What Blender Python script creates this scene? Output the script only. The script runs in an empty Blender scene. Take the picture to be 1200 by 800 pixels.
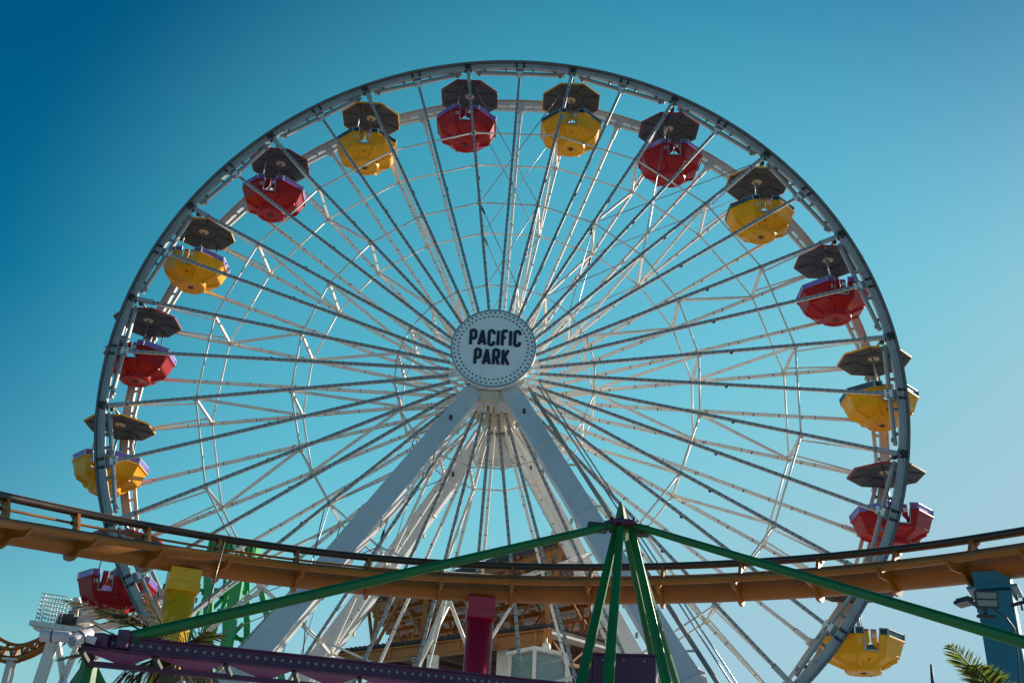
import bpy, math, random
from math import sin, cos, pi, radians, sqrt, atan2
from mathutils import Vector as V, Matrix
random.seed(7)
sc = bpy.context.scene
COL = sc.collection

# ------------------------------------------------------------------ camera
CAM = V((2.1324, -32.1167, 1.6099))
RT = V((0.99626, 0.05696, 0.06504)).normalized()
UP = V((-0.02699, -0.50984, 0.85984)).normalized()
FW = V((-0.08214, 0.85838, 0.5064)).normalized()
FPX, PX, PY = 1304.81, 554.4, 305.6
cd = bpy.data.cameras.new('camera'); cam = bpy.data.objects.new('camera', cd); COL.objects.link(cam)
M = Matrix((RT, UP, -FW)).transposed().to_4x4(); M.translation = CAM
cam.matrix_world = M
cd.sensor_fit = 'HORIZONTAL'; cd.sensor_width = 36.0; cd.lens = FPX / 1200 * 36
cd.shift_x = (600 - PX) / 1200; cd.shift_y = -(400 - PY) / 1200
cd.clip_start = 0.1; cd.clip_end = 30000
sc.camera = cam

def ray(x, y): return FW + RT * ((x - PX) / FPX) - UP * ((y - PY) / FPX)
def dep(x, y, d): return CAM + ray(x, y) * d
def at(x, y, Y):
    d = ray(x, y); return CAM + d * ((Y - CAM.y) / d.y)
def atz(x, y, Z):
    d = ray(x, y); return CAM + d * ((Z - CAM.z) / d.z)

# ------------------------------------------------------------------ materials
def paint(name, col, rough=0.45, dirt=0.35, dirt_col=None, scale=3.0, rust=0.0, metallic=0.0, bump=0.1, spec=0.5, ticks=None, tickcol=(0.03, 0.025, 0.02), streak=False):
    m = bpy.data.materials.new(name); m.use_nodes = True
    nt = m.node_tree; N = nt.nodes; L = nt.links
    b = N['Principled BSDF']; b.inputs['Roughness'].default_value = rough; b.inputs['Metallic'].default_value = metallic
    b.inputs['Specular IOR Level'].default_value = spec
    tc = N.new('ShaderNodeTexCoord')
    geo = N.new('ShaderNodeNewGeometry')
    mp = N.new('ShaderNodeMapping'); L.new(tc.outputs['Object'], mp.inputs['Vector'])
    if streak: mp.inputs['Scale'].default_value = (1, 1, 0.18)
    n1 = N.new('ShaderNodeTexNoise'); n1.inputs['Scale'].default_value = scale; n1.inputs['Detail'].default_value = 8; n1.inputs['Roughness'].default_value = 0.65
    L.new(mp.outputs['Vector'], n1.inputs['Vector'])
    r1 = N.new('ShaderNodeMapRange'); r1.inputs['From Min'].default_value = 0.45; r1.inputs['From Max'].default_value = 0.8
    r1.inputs['To Max'].default_value = dirt
    L.new(n1.outputs['Fac'], r1.inputs['Value'])
    mx = N.new('ShaderNodeMix'); mx.data_type = 'RGBA'
    dc = dirt_col or tuple(c * 0.45 for c in col)
    mx.inputs['A'].default_value = (*col, 1); mx.inputs['B'].default_value = (*dc, 1)
    L.new(r1.outputs['Result'], mx.inputs['Factor'])
    last = mx.outputs['Result']
    if rust > 0:
        n2 = N.new('ShaderNodeTexNoise'); n2.inputs['Scale'].default_value = scale * 3.1; n2.inputs['Detail'].default_value = 10
        L.new(tc.outputs['Object'], n2.inputs['Vector'])
        r2 = N.new('ShaderNodeMapRange'); r2.inputs['From Min'].default_value = 0.62; r2.inputs['From Max'].default_value = 0.68; r2.inputs['To Max'].default_value = rust
        L.new(n2.outputs['Fac'], r2.inputs['Value'])
        m2 = N.new('ShaderNodeMix'); m2.data_type = 'RGBA'; m2.inputs['B'].default_value = (0.16, 0.06, 0.025, 1)
        L.new(last, m2.inputs['A']); L.new(r2.outputs['Result'], m2.inputs['Factor']); last = m2.outputs['Result']
    if ticks:
        sp = N.new('ShaderNodeSeparateXYZ'); L.new(tc.outputs['Object'], sp.inputs['Vector'])
        md = N.new('ShaderNodeMath'); md.operation = 'FRACT'
        dv = N.new('ShaderNodeMath'); dv.operation = 'DIVIDE'; dv.inputs[1].default_value = ticks
        L.new(sp.outputs['Z'], dv.inputs[0]); L.new(dv.outputs[0], md.inputs[0])
        lt = N.new('ShaderNodeMath'); lt.operation = 'LESS_THAN'; lt.inputs[1].default_value = 0.028 / ticks
        L.new(md.outputs[0], lt.inputs[0])
        m3 = N.new('ShaderNodeMix'); m3.data_type = 'RGBA'; m3.inputs['B'].default_value = (*tickcol, 1)
        L.new(last, m3.inputs['A']); L.new(lt.outputs[0], m3.inputs['Factor']); last = m3.outputs['Result']
    L.new(last, b.inputs['Base Color'])
    rr = N.new('ShaderNodeMapRange'); rr.inputs['To Min'].default_value = max(rough - 0.12, 0.05); rr.inputs['To Max'].default_value = min(rough + 0.2, 1)
    L.new(n1.outputs['Fac'], rr.inputs['Value']); L.new(rr.outputs['Result'], b.inputs['Roughness'])
    if bump:
        bp = N.new('ShaderNodeBump'); bp.inputs['Strength'].default_value = bump; bp.inputs['Distance'].default_value = 0.02
        n3 = N.new('ShaderNodeTexNoise'); n3.inputs['Scale'].default_value = 22; n3.inputs['Detail'].default_value = 4
        L.new(tc.outputs['Object'], n3.inputs['Vector']); L.new(n3.outputs['Fac'], bp.inputs['Height']); L.new(bp.outputs['Normal'], b.inputs['Normal'])
    return m

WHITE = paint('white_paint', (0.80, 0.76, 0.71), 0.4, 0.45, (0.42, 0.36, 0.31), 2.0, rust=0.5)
WHITE2 = paint('white_tube_paint', (0.80, 0.76, 0.72), 0.4, 0.35, (0.5, 0.40, 0.36), 1.6, rust=0.45, ticks=1.15, tickcol=(0.12, 0.07, 0.05))
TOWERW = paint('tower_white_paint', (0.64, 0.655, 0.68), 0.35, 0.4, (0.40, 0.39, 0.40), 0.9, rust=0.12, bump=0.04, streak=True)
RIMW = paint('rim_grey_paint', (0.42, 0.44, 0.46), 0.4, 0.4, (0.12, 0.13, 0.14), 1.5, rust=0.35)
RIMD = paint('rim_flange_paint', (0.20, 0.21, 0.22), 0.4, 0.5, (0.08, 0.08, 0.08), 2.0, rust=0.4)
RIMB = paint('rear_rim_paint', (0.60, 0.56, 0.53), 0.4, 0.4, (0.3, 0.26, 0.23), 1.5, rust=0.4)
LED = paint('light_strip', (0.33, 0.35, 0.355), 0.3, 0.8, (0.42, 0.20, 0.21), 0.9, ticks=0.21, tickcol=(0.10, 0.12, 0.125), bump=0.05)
DARK = paint('dark_metal', (0.035, 0.035, 0.04), 0.5, 0.3)
STEEL = paint('galvanised_steel', (0.38, 0.40, 0.42), 0.35, 0.4, metallic=0.7)
SIGN = paint('sign_enamel', (0.88, 0.90, 0.91), 0.35, 0.45, (0.55, 0.6, 0.63), 1.2, bump=0.02)
NAVY = paint('navy_letter', (0.008, 0.016, 0.045), 0.4, 0.1)
REDL = paint('red_letter_edge', (0.35, 0.03, 0.03), 0.4, 0.1)
BULB = paint('unlit_bulb', (0.05, 0.055, 0.055), 0.25, 0.1, bump=0)
YEL = paint('yellow_fibreglass', (0.80, 0.37, 0.004), 0.3, 0.5, (0.55, 0.2, 0.003), 1.3, bump=0.02, spec=.3)
RED = paint('red_fibreglass', (0.36, 0.003, 0.009), 0.28, 0.5, (0.2, 0.003, 0.008), 1.3, bump=0.02, spec=.3)
CANU = paint('canopy_lining', (0.058, 0.076, 0.098), 0.6, 0.3, (0.035, 0.042, 0.05), 1.5)
PURP = paint('purple_panel', (0.20, 0.13, 0.55), 0.25, 0.2, (0.12, 0.06, 0.3), 2)
TEALP = paint('teal_panel', (0.02, 0.08, 0.10), 0.25, 0.2, None, 2)
PINK = paint('pink_panel', (0.45, 0.04, 0.16), 0.4, 0.1)
CREAM = paint('cream_paint', (0.62, 0.55, 0.42), 0.4, 0.5, (0.35, 0.25, 0.13), 3, rust=0.5)
ORG = paint('orange_track_paint', (0.38, 0.115, 0.005), 0.33, 0.6, (0.16, 0.05, 0.008), 1.3, rust=0.3)
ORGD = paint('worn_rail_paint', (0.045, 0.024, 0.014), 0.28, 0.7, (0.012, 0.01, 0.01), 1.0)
ORGB = paint('orange_beam_paint', (0.40, 0.15, 0.03), 0.5, 0.35, (0.25, 0.1, 0.03), 1.5, rust=0.2)
GRN = paint('green_frame_paint', (0.008, 0.14, 0.026), 0.32, 0.45, (0.004, 0.06, 0.014), 1.5, bump=0.04)
GRN2 = paint('tower_green_paint', (0.012, 0.32, 0.09), 0.4, 0.3, None, 1.5)
PUR = paint('purple_beam_paint', (0.075, 0.008, 0.065), 0.35, 0.4, (0.06, 0.008, 0.06), 2, bump=0.04)
YELC = paint('yellow_column_paint', (0.86, 0.46, 0.008), 0.35, 0.35, (0.35, 0.2, 0.01), 1.4, rust=0.3)
REDC = paint('crimson_column_paint', (0.44, 0.008, 0.04), 0.3, 0.3, (0.15, 0.005, 0.02), 1.6)
TEAL = paint('teal_column_paint', (0.006, 0.15, 0.23), 0.35, 0.3, (0.003, 0.05, 0.08), 1.4)
LAMPW = paint('lamp_housing', (0.66, 0.58, 0.62), 0.4, 0.3, None, 3)
LENS = paint('lamp_lens', (0.22, 0.24, 0.25), 0.15, 0.2, bump=0)
SHEET = paint('corrugated_sheet', (0.34, 0.30, 0.29), 0.55, 0.5, (0.22, 0.16, 0.13), 1.2, rust=0.3)
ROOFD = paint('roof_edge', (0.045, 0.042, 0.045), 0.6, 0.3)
SHADEIN = paint('soffit_shade', (0.10, 0.055, 0.04), 0.7, 0.4)  # dark brown carries the shade inside the shelter
BARK = paint('palm_bark', (0.16, 0.11, 0.07), 0.85, 0.7, (0.05, 0.035, 0.02), 6, bump=0.6)
STICK = paint('sticker', (0.55, 0.55, 0.58), 0.4, 0.2, (0.3, 0.2, 0.3), 20, bump=0)

def glassmat():
    m = bpy.data.materials.new('booth_glass'); m.use_nodes = True
    b = m.node_tree.nodes['Principled BSDF']
    b.inputs['Base Color'].default_value = (0.32, 0.42, 0.45, 1); b.inputs['Roughness'].default_value = 0.08
    b.inputs['Transmission Weight'].default_value = 0.5; b.inputs['Alpha'].default_value = 0.75
    return m
GLASS = glassmat()
def leafmat(name, col, tr):
    m = bpy.data.materials.new(name); m.use_nodes = True; nt = m.node_tree; N = nt.nodes; L = nt.links
    b = N['Principled BSDF']; b.inputs['Roughness'].default_value = 0.5
    tc = N.new('ShaderNodeTexCoord'); n = N.new('ShaderNodeTexNoise'); n.inputs['Scale'].default_value = 5
    L.new(tc.outputs['Object'], n.inputs['Vector'])
    mx = N.new('ShaderNodeMix'); mx.data_type = 'RGBA'; mx.inputs['A'].default_value = (*[c * .6 for c in col], 1); mx.inputs['B'].default_value = (*col, 1)
    L.new(n.outputs['Fac'], mx.inputs['Factor']); L.new(mx.outputs['Result'], b.inputs['Base Color'])
    t = N.new('ShaderNodeBsdfTranslucent'); t.inputs['Color'].default_value = (*tr, 1)
    ms = N.new('ShaderNodeMixShader'); ms.inputs[0].default_value = 0.45
    L.new(b.outputs[0], ms.inputs[1]); L.new(t.outputs[0], ms.inputs[2]); L.new(ms.outputs[0], N['Material Output'].inputs[0])
    return m
LEAF = leafmat('palm_leaf', (0.025, 0.05, 0.012), (0.16, 0.20, 0.012))
LEAFD = leafmat('dry_palm_leaf', (0.10, 0.085, 0.045), (0.12, 0.09, 0.04))

PUR2 = paint('lit_web_purple', (0.20, 0.035, 0.15), 0.4, 0.35, (0.08, 0.012, 0.07), 2)  # lighter purple puts the light on the web panels into their colour
# ------------------------------------------------------------------ mesh builder
class MB:
    def __init__(s, *mats): s.v = []; s.f = []; s.mi = []; s.sm = []; s.mats = list(mats)
    def m(s, mat):
        if mat not in s.mats: s.mats.append(mat)
        return s.mats.index(mat)
    def add(s, vs, fs, mat=None, smooth=False):
        o = len(s.v); s.v += [tuple(v) for v in vs]; k = s.m(mat) if mat else 0
        for f in fs: s.f.append(tuple(i + o for i in f)); s.mi.append(k); s.sm.append(smooth)
        return s
    def box(s, c, d, mat=None, R=None):
        c = V(c); hx, hy, hz = d[0] / 2, d[1] / 2, d[2] / 2
        vs = [V((x, y, z)) for x in (-hx, hx) for y in (-hy, hy) for z in (-hz, hz)]
        if R: vs = [R @ v for v in vs]
        return s.add([c + v for v in vs], [(0, 1, 3, 2), (4, 6, 7, 5), (0, 4, 5, 1), (2, 3, 7, 6), (0, 2, 6, 4), (1, 5, 7, 3)], mat)
    def beam(s, a, b, w, h, mat=None, up=V((0, 0, 1)), w2=None, h2=None):
        a = V(a); b = V(b); d = (b - a).normalized(); u = V(up)
        if abs(d.dot(u)) > .98: u = V((0, 1, 0))
        x = d.cross(u).normalized(); z = x.cross(d)
        w2 = w2 or w; h2 = h2 or h
        vs = [a + x * (sx * w / 2) + z * (sz * h / 2) for sx, sz in ((-1, -1), (1, -1), (1, 1), (-1, 1))] + [b + x * (sx * w2 / 2) + z * (sz * h2 / 2) for sx, sz in ((-1, -1), (1, -1), (1, 1), (-1, 1))]
        return s.add(vs, [(0, 3, 2, 1), (4, 5, 6, 7), (0, 1, 5, 4), (1, 2, 6, 5), (2, 3, 7, 6), (3, 0, 4, 7)], mat)
    def tube(s, pts, r, n=12, mat=None, smooth=True, caps=True, phase=0.0):
        pts = [V(p) for p in pts]; rs = r if isinstance(r, (list, tuple)) else [r] * len(pts)
        o = []; prev = None
        for i, p in enumerate(pts):
            d = (pts[min(i + 1, len(pts) - 1)] - pts[max(i - 1, 0)]).normalized()
            if prev is None:
                u = V((0, 0, 1)) if abs(d.z) < .95 else V((0, 1, 0))
                x = d.cross(u).normalized()
            else: x = (prev - d * prev.dot(d)).normalized()
            prev = x; z = x.cross(d)
            o += [p + (x * cos(phase + 2 * pi * k / n) + z * sin(phase + 2 * pi * k / n)) * rs[i] for k in range(n)]
        fs = [(i * n + k, i * n + (k + 1) % n, (i + 1) * n + (k + 1) % n, (i + 1) * n + k) for i in range(len(pts) - 1) for k in range(n)]
        s.add(o, fs, mat, smooth)
        if caps:
            s.add(o[:n], [tuple(range(n))[::-1]], mat); s.add(o[-n:], [tuple(range(n))], mat)
        return s
    def lathe(s, prof, c=(0, 0, 0), n=24, mat=None, axis='z', smooth=True):
        c = V(c); vs = []
        for r, z in prof:
            for k in range(n):
                a = 2 * pi * k / n
                vs.append(c + (V((r * cos(a), r * sin(a), z)) if axis == 'z' else V((r * cos(a), z, r * sin(a)))))
        fs = [(i * n + k, i * n + (k + 1) % n, (i + 1) * n + (k + 1) % n, (i + 1) * n + k) for i in range(len(prof) - 1) for k in range(n)]
        return s.add(vs, fs, mat, smooth)
    def ring(s, r0, r1, y0, y1, n=160, mat=None, c=V((0, 0, 0)), a0=0.0, a1=2 * pi):
        full = abs(a1 - a0 - 2 * pi) < 1e-6; vs = []; cnt = n if full else n + 1
        for k in range(cnt):
            a = a0 + (a1 - a0) * k / n
            for r, y in ((r0, y0), (r1, y0), (r1, y1), (r0, y1)): vs.append(c + V((r * sin(a), y, r * cos(a))))
        fs = []
        for k in range(n):
            j = (k + 1) % cnt
            for e in range(4):
                g = (e + 1) % 4; fs.append((k * 4 + e, k * 4 + g, j * 4 + g, j * 4 + e))
        if not full: fs += [(0, 1, 2, 3), (n * 4 + 3, n * 4 + 2, n * 4 + 1, n * 4)]
        return s.add(vs, fs, mat)
    def prism(s, poly, a, b, mat=None, O=V((0, 0, 0)), X=V((1, 0, 0)), Y=V((0, 0, 1)), Z=V((0, 1, 0))):
        n = len(poly); vs = [O + X * p[0] + Y * p[1] + Z * a for p in poly] + [O + X * p[0] + Y * p[1] + Z * b for p in poly]
        return s.add(vs, [tuple(range(n)), tuple(range(2 * n - 1, n - 1, -1))] + [(i, i + n, (i + 1) % n + n, (i + 1) % n) for i in range(n)], mat)
    def build(s, name, parent=None, bevel=0.0, loc=None):
        me = bpy.data.meshes.new(name); me.from_pydata(s.v, [], s.f); me.update()
        for m in s.mats: me.materials.append(m)
        me.polygons.foreach_set('material_index', s.mi); me.polygons.foreach_set('use_smooth', s.sm)
        import bmesh
        bm = bmesh.new(); bm.from_mesh(me)
        if any(s.sm): bmesh.ops.remove_doubles(bm, verts=bm.verts, dist=1e-5)
        bmesh.ops.recalc_face_normals(bm, faces=bm.faces); bm.to_mesh(me); bm.free()
        o = bpy.data.objects.new(name, me); COL.objects.link(o)
        if parent: o.parent = parent
        if loc: o.location = loc
        if bevel:
            b = o.modifiers.new('bevel', 'BEVEL'); b.width = bevel; b.segments = 2; b.limit_method = 'ANGLE'
        return o

def tag(o, label=None, cat=None, group=None, kind=None):
    for k, v in (('label', label), ('category', cat), ('group', group), ('kind', kind)):
        if v: o[k] = v
    return o
def empty(name, loc=(0, 0, 0)):
    o = bpy.data.objects.new(name, None); COL.objects.link(o); o.location = loc; o.empty_display_size = .3
    return o
def copy_tree(o, parent=None):
    c = o.copy(); COL.objects.link(c)
    if parent: c.parent = parent
    for ch in list(o.children): copy_tree(ch, c)
    return c
def textmesh(txt, size, mat, extrude=0.004, sx=1.0, offset=0.0, name='lettering', parent=None):
    cu = bpy.data.curves.new('t', 'FONT'); cu.body = txt; cu.size = size; cu.extrude = extrude; cu.align_x = 'CENTER'; cu.align_y = 'CENTER'; cu.offset = offset
    ob = bpy.data.objects.new('t', cu); COL.objects.link(ob); bpy.context.view_layer.update()
    me = bpy.data.meshes.new_from_object(ob); bpy.data.objects.remove(ob); me.name = name
    for v in me.vertices: v.co.x *= sx
    me.materials.clear(); me.materials.append(mat)
    o = bpy.data.objects.new(name, me); COL.objects.link(o)
    if parent: o.parent = parent
    return o

# ------------------------------------------------------------------ ferris wheel
HUB = V((0, 0, 16.5)); R = 12.5; W = 2.1346; PH = -0.1343; Q = pi / 20
wheel = empty('ferris_wheel', HUB)
tag(wheel, 'large white ferris wheel with many thin steel spokes on a white tower', 'ferris wheel')
def pol(r, y, a): return V((r * sin(a), y, r * cos(a)))
for side in (0, 1):
    y0 = 0 if side == 0 else W
    sg = -1 if side == 0 else 1   # outward direction
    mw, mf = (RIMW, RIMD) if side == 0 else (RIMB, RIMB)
    b = MB()
    def rg(r0, r1, ya, yb, mat): b.ring(r0, r1, min(y0 + sg * ya, y0 + sg * yb), max(y0 + sg * ya, y0 + sg * yb), 200, mat)
    rg(R - 0.11, R + 0.12, 0.03, 0.055, mw)          # web
    rg(R + 0.122, R + 0.142, -0.05, 0.21, mf)       # outer flange
    rg(R - 0.132, R - 0.112, -0.04, 0.11, mw)       # inner flange
    rg(R + 0.03, R + 0.07, 0.058, 0.10, mw)         # stiffener rib
    b.ring(R + 0.145, R + 0.165, min(y0 + sg * .14, y0 + sg * .20), max(y0 + sg * .14, y0 + sg * .20), 200, DARK)
    for i in range(20):                              # splice plates
        a = PH + Q + i * 2 * Q
        for da in (-.011, .011):
            t = V((cos(a + da), 0, -sin(a + da))); rr = pol(1, 0, a + da)
            b.add([pol(R, y0 + sg * .06, a + da) + t * tx * .035 + rr * rz * .12 + V((0, sg * yy, 0)) for tx in (-1, 1) for yy in (0, .05) for rz in (-1, 1)],
                  [(0, 1, 3, 2), (4, 6, 7, 5), (0, 4, 5, 1), (2, 3, 7, 6), (0, 2, 6, 4), (1, 5, 7, 3)], DARK)
    b.build('rim', wheel)
    # joint plates (one per gondola spoke) share one mesh
    j = MB(); j.box((0, sg * .02, R - .02), (.26, .16, .26), DARK); j.box((0, sg * .11, R + .02), (.13, .06, .16), DARK)
    for sx in (-1, 1):
        j.tube([(sx * .09, sg * .10, R - .08), (sx * .09, sg * .15, R - .08)], .02, 8, STEEL)
    jm = j.build('joint_plate', wheel); jm.location.y = y0; jm.rotation_euler = (0, PH, 0)
    # chord bars carrying the in-between spokes
    c = MB(); rc = 12.17; hl = 1.66
    bm_ = mf if side == 0 else mw
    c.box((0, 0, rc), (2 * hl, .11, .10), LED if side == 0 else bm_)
    c.box((0, sg * -.03, rc - .055), (2 * hl, .06, .012), WHITE)
    for x in (-1.5, -.08, .08, 1.5):
        c.box((x, .0, rc - .07), (.10, .14, .06), bm_)
    for x in (-1.3, 1.3): c.box((x, 0, rc + .07), (.08, .09, .07), DARK)
    for x in (-.5, .5): c.box((x, 0, rc + .14), (.07, .09, .16), bm_)
    c.box((0, 0, rc + .13), (.3, .06, .2), bm_)
    c.box((0, sg * .06, rc - .06), (.24, .015, .26), WHITE)
    cm = c.build('chord_bar', wheel); cm.location.y = y0; cm.rotation_euler = (0, PH + Q, 0)
    # spokes
    def spoke(L, joint):
        s = MB()
        if side == 0:
            s.box((0, .015, (1.3 + L) / 2), (.085, .07, L - 1.3), WHITE2)
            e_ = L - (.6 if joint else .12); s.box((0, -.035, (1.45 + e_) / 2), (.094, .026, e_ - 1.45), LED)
            for z in [1.5 + i * .42 for i in range(int((L - 2.6) / .42))]:
                s.box((0, -.052, z), (.104, .010, .018), RIMD)
            if joint:
                s.box((0, -.01, L - .32), (.13, .12, .60), RIMW)
                s.box((0, -.012, L - .64), (.145, .13, .04), RIMD)
            s.box((.055, .01, L - 4.85), (.05, .10, .08), DARK)
        else:
            s.box((0, 0, (1.3 + L) / 2), (.088, .088, L - 1.3), WHITE2)
            s.box((0, .05, (1.3 + L) / 2), (.092, .014, L - 2), RIMB)
            for z in [2.2 + i * 1.55 for i in range(6)]:
                s.box((0.03, 0, z), (.06, .10, .03), DARK)
            if not joint: s.box((0, 0, L - .3), (.13, .12, .5), WHITE)
        s.tube([(0, 0, .55), (0, 0, 1.34)], .028, 8, WHITE)
        return s
    sj = spoke(R - .14, True).build('spoke', wheel); sj.location.y = y0
    sm_ = spoke(12.09, False).build('spoke', wheel); sm_.location.y = y0
    sj.rotation_euler = (0, PH, 0); sm_.rotation_euler = (0, PH + Q, 0)
    for i in range(1, 20):
        for o, off in ((jm, 0), (cm, Q), (sj, 0), (sm_, Q)):
            k = o.copy(); COL.objects.link(k); k.parent = wheel; k.rotation_euler = (0, PH + off + i * 2 * Q, 0)
    # brace rings: 20-sided
    for rr, th in ((9.55, .055), (6.5, .055), (3.2, .045)):
        g = MB()
        for i in range(20):
            a = PH + i * 2 * Q; a2 = a + 2 * Q; e = .06 / rr * 0
            g.tube([pol(rr, y0 + (.07 if side == 0 else -.07), a), pol(rr, y0 + (.07 if side == 0 else -.07), a2)], th / 2 + .004, 8, WHITE)
            g.box(pol(rr, y0 + (.06 if side == 0 else -.06), a), (.13, .1, .13), WHITE)
        g.build('brace_ring', wheel)
# radial cross bracing, one truss in each gondola plane
def truss(odd):
    t = MB(); ya, yb = .06, W - .06
    for rr in (9.55, 6.5, 3.2): t.beam((0, ya, rr), (0, yb, rr), .075, .075, WHITE)
    if odd:
        t.beam((0, yb, 9.5), (0, ya, 6.5), .075, .075, WHITE); t.beam((0, yb, 6.5), (0, ya, 3.2), .075, .075, WHITE); t.beam((0, ya, 9.6), (0, .03, 12.0), .05, .05, WHITE)
        t.beam((0, yb, 3.2), (0, .1, .6), .07, .07, WHITE); t.beam((0, ya, 3.2), (0, yb, .7), .07, .07, WHITE)
    else:
        t.beam((0, ya, 9.5), (0, yb, 6.5), .075, .075, WHITE); t.beam((0, ya, 6.5), (0, yb, 3.2), .075, .075, WHITE)
        t.beam((0, ya, 3.2), (0, yb, .7), .07, .07, WHITE)
    for y in (.45, W - .45):
        s = 1 if y < 1 else -1
        t.beam((0, y, 9.55), (0, y - s * .38, 12.0), .045, .045, WHITE)
    for rr in (9.55, 6.5):
        t.box((0, ya + .02, rr), (.14, .12, .14), CREAM); t.box((0, yb - .02, rr), (.14, .12, .14), CREAM)
    return t
tr = [truss(True).build('cross_brace', wheel), truss(False).build('cross_brace', wheel)]
tr[0].rotation_euler = (0, PH, 0); tr[1].rotation_euler = (0, PH + 2 * Q, 0)
for i in range(2, 20):
    k = tr[i % 2].copy(); COL.objects.link(k); k.parent = wheel; k.rotation_euler = (0, PH + i * 2 * Q, 0)
# tension cables crossing in some bays
for i in (0, 2, 12):
    cb = MB()
    a, a2 = PH + i * 2 * Q, PH + (i + 1) * 2 * Q
    for y in (.04, W - .04):
        for r1, r2 in ((12.2, 6.5), (6.5, 3.2)):
            cb.tube([pol(r1, y, a), pol(r2, y, a2)], .016, 6, STEEL); cb.tube([pol(r2, y + .03, a), pol(r1, y + .03, a2)], .016, 6, STEEL)
            cb.tube([pol(r1, y, a) * .94 + pol(r2, y, a2) * .06, pol(r1, y, a) * .86 + pol(r2, y, a2) * .14], .035, 6, DARK)
    cb.build('tension_cable', wheel)
h = MB(CREAM)
h.lathe([(.0, -.45), (.62, -.45), (.62, .0), (1.0, .0), (1.0, .06), (.52, .12), (.42, .5), (.42, W - .5), (.52, W - .1), (1.0, W - .06), (1.0, W), (.6, W + .02), (.6, W + .45), (0, W + .45)], n=40, axis='y')
for k in range(24):
    a = 2 * pi * k / 24
    h.box(pol(.52, W * .5, a), (.05, W - .3, .2), CREAM, Matrix.Rotation(a, 3, 'Y'))
    h.tube([pol(.88, -.04, a), pol(.88, .1, a)], .04, 8, DARK)
h.build('hub_drum', wheel)
dm = MB(CREAM)
dm.lathe([(.0, W + .45), (.5, W + .45), (.58, W + .6), (.58, W + 1.1), (.66, W + 1.15), (.66, W + 1.25), (.50, W + 1.3), (.5, W + 2.3), (.56, W + 2.35), (.56, W + 2.5), (0, W + 2.5)], n=36, axis='y')
for k in range(16):
    a = 2 * pi * k / 16; dm.box(pol(.53, W + 1.8, a), (.03, .95, .08), CREAM, Matrix.Rotation(a, 3, 'Y'))
for zz in (W + .9, W + 1.6, W + 2.1): dm.ring(.585, .61, zz, zz + .04, 36, DARK)
dm.build('drive_drum', wheel)

# ------------------------------------------------------------------ tower
tower = empty('wheel_tower', (0, 0, 0)); tag(tower, 'white steel A-frame tower with four box girder legs carrying the ferris wheel hub', 'tower')
legs = [(at(548, 470, -1.3), at(285, 786, -4), 1), (at(600, 462, -1.3), at(790, 775, -4), 1), (at(552, 530, 3.9), at(358, 795, 6), 0), (at(605, 520, 3.9), at(742, 770, 6), 0)]
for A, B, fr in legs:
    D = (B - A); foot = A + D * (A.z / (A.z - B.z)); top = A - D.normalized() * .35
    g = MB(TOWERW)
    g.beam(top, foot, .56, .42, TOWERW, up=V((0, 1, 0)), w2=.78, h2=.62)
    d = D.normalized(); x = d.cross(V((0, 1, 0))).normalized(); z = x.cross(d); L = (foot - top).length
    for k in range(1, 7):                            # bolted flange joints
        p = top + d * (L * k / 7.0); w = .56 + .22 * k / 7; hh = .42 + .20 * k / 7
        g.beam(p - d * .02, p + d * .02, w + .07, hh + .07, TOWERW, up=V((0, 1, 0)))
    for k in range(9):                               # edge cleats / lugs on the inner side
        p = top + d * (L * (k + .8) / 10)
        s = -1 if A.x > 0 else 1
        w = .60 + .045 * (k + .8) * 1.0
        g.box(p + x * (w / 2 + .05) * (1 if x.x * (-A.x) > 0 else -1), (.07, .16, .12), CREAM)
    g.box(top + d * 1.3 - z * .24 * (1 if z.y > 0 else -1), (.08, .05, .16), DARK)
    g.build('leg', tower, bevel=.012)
hd = MB(TOWERW)
hd.box((0, -1.05, 15.35), (1.2, .75, .62), TOWERW); hd.box((0, -1.45, 15.02), (.55, .16, .30), CREAM)
hd.box((-.48, -1.02, 15.02), (.5, .7, .34), TOWERW); hd.box((.46, -1.02, 15.06), (.46, .7, .34), TOWERW)
hd.box((0, -1.0, 16.1), (.9, .6, 1.0), TOWERW)
hd.build('bearing_head', tower, bevel=.015)
hd = MB(TOWERW); hd.box((0, 4.6, 15.6), (1.6, .9, .8), TOWERW); hd.box((0, 4.6, 16.4), (.9, .6, 1.0), TOWERW); hd.build('rear_bearing_head', tower, bevel=.015)
ax = MB(STEEL); ax.tube([(0, -1.6, 16.5), (0, 5.0, 16.5)], .22, 20, STEEL); ax.build('axle', tower)
# ladder with steps up the right front leg
lb = MB(DARK); A, B, _ = legs[1]; d = (B - A).normalized(); off = V((.62, .15, .1))
P0 = A - d * .3 + off; P1 = B + d * 6 + off * 1.25
lb.beam(P0, P1, .05, .09, RIMD); lb.beam(P0 + V((.1, .5, 0)), P1 + V((.1, .5, 0)), .05, .09, RIMD)
n = 60
for k in range(n):
    p = P0.lerp(P1, k / n); lb.beam(p, p + V((.1, .5, 0)), .05, .05, RIMD)
    if k % 6 == 0: lb.beam(p + V((0, .2, 0)), p + V((-.35, .1, -.05)), .05, .05, CREAM)
for q in (.0, .5): lb.tube([P0 + V((.28, q, .25)), P1 + V((.28, q, .25))], .022, 8, STEEL)
lb.build('ladder', tower)
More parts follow.
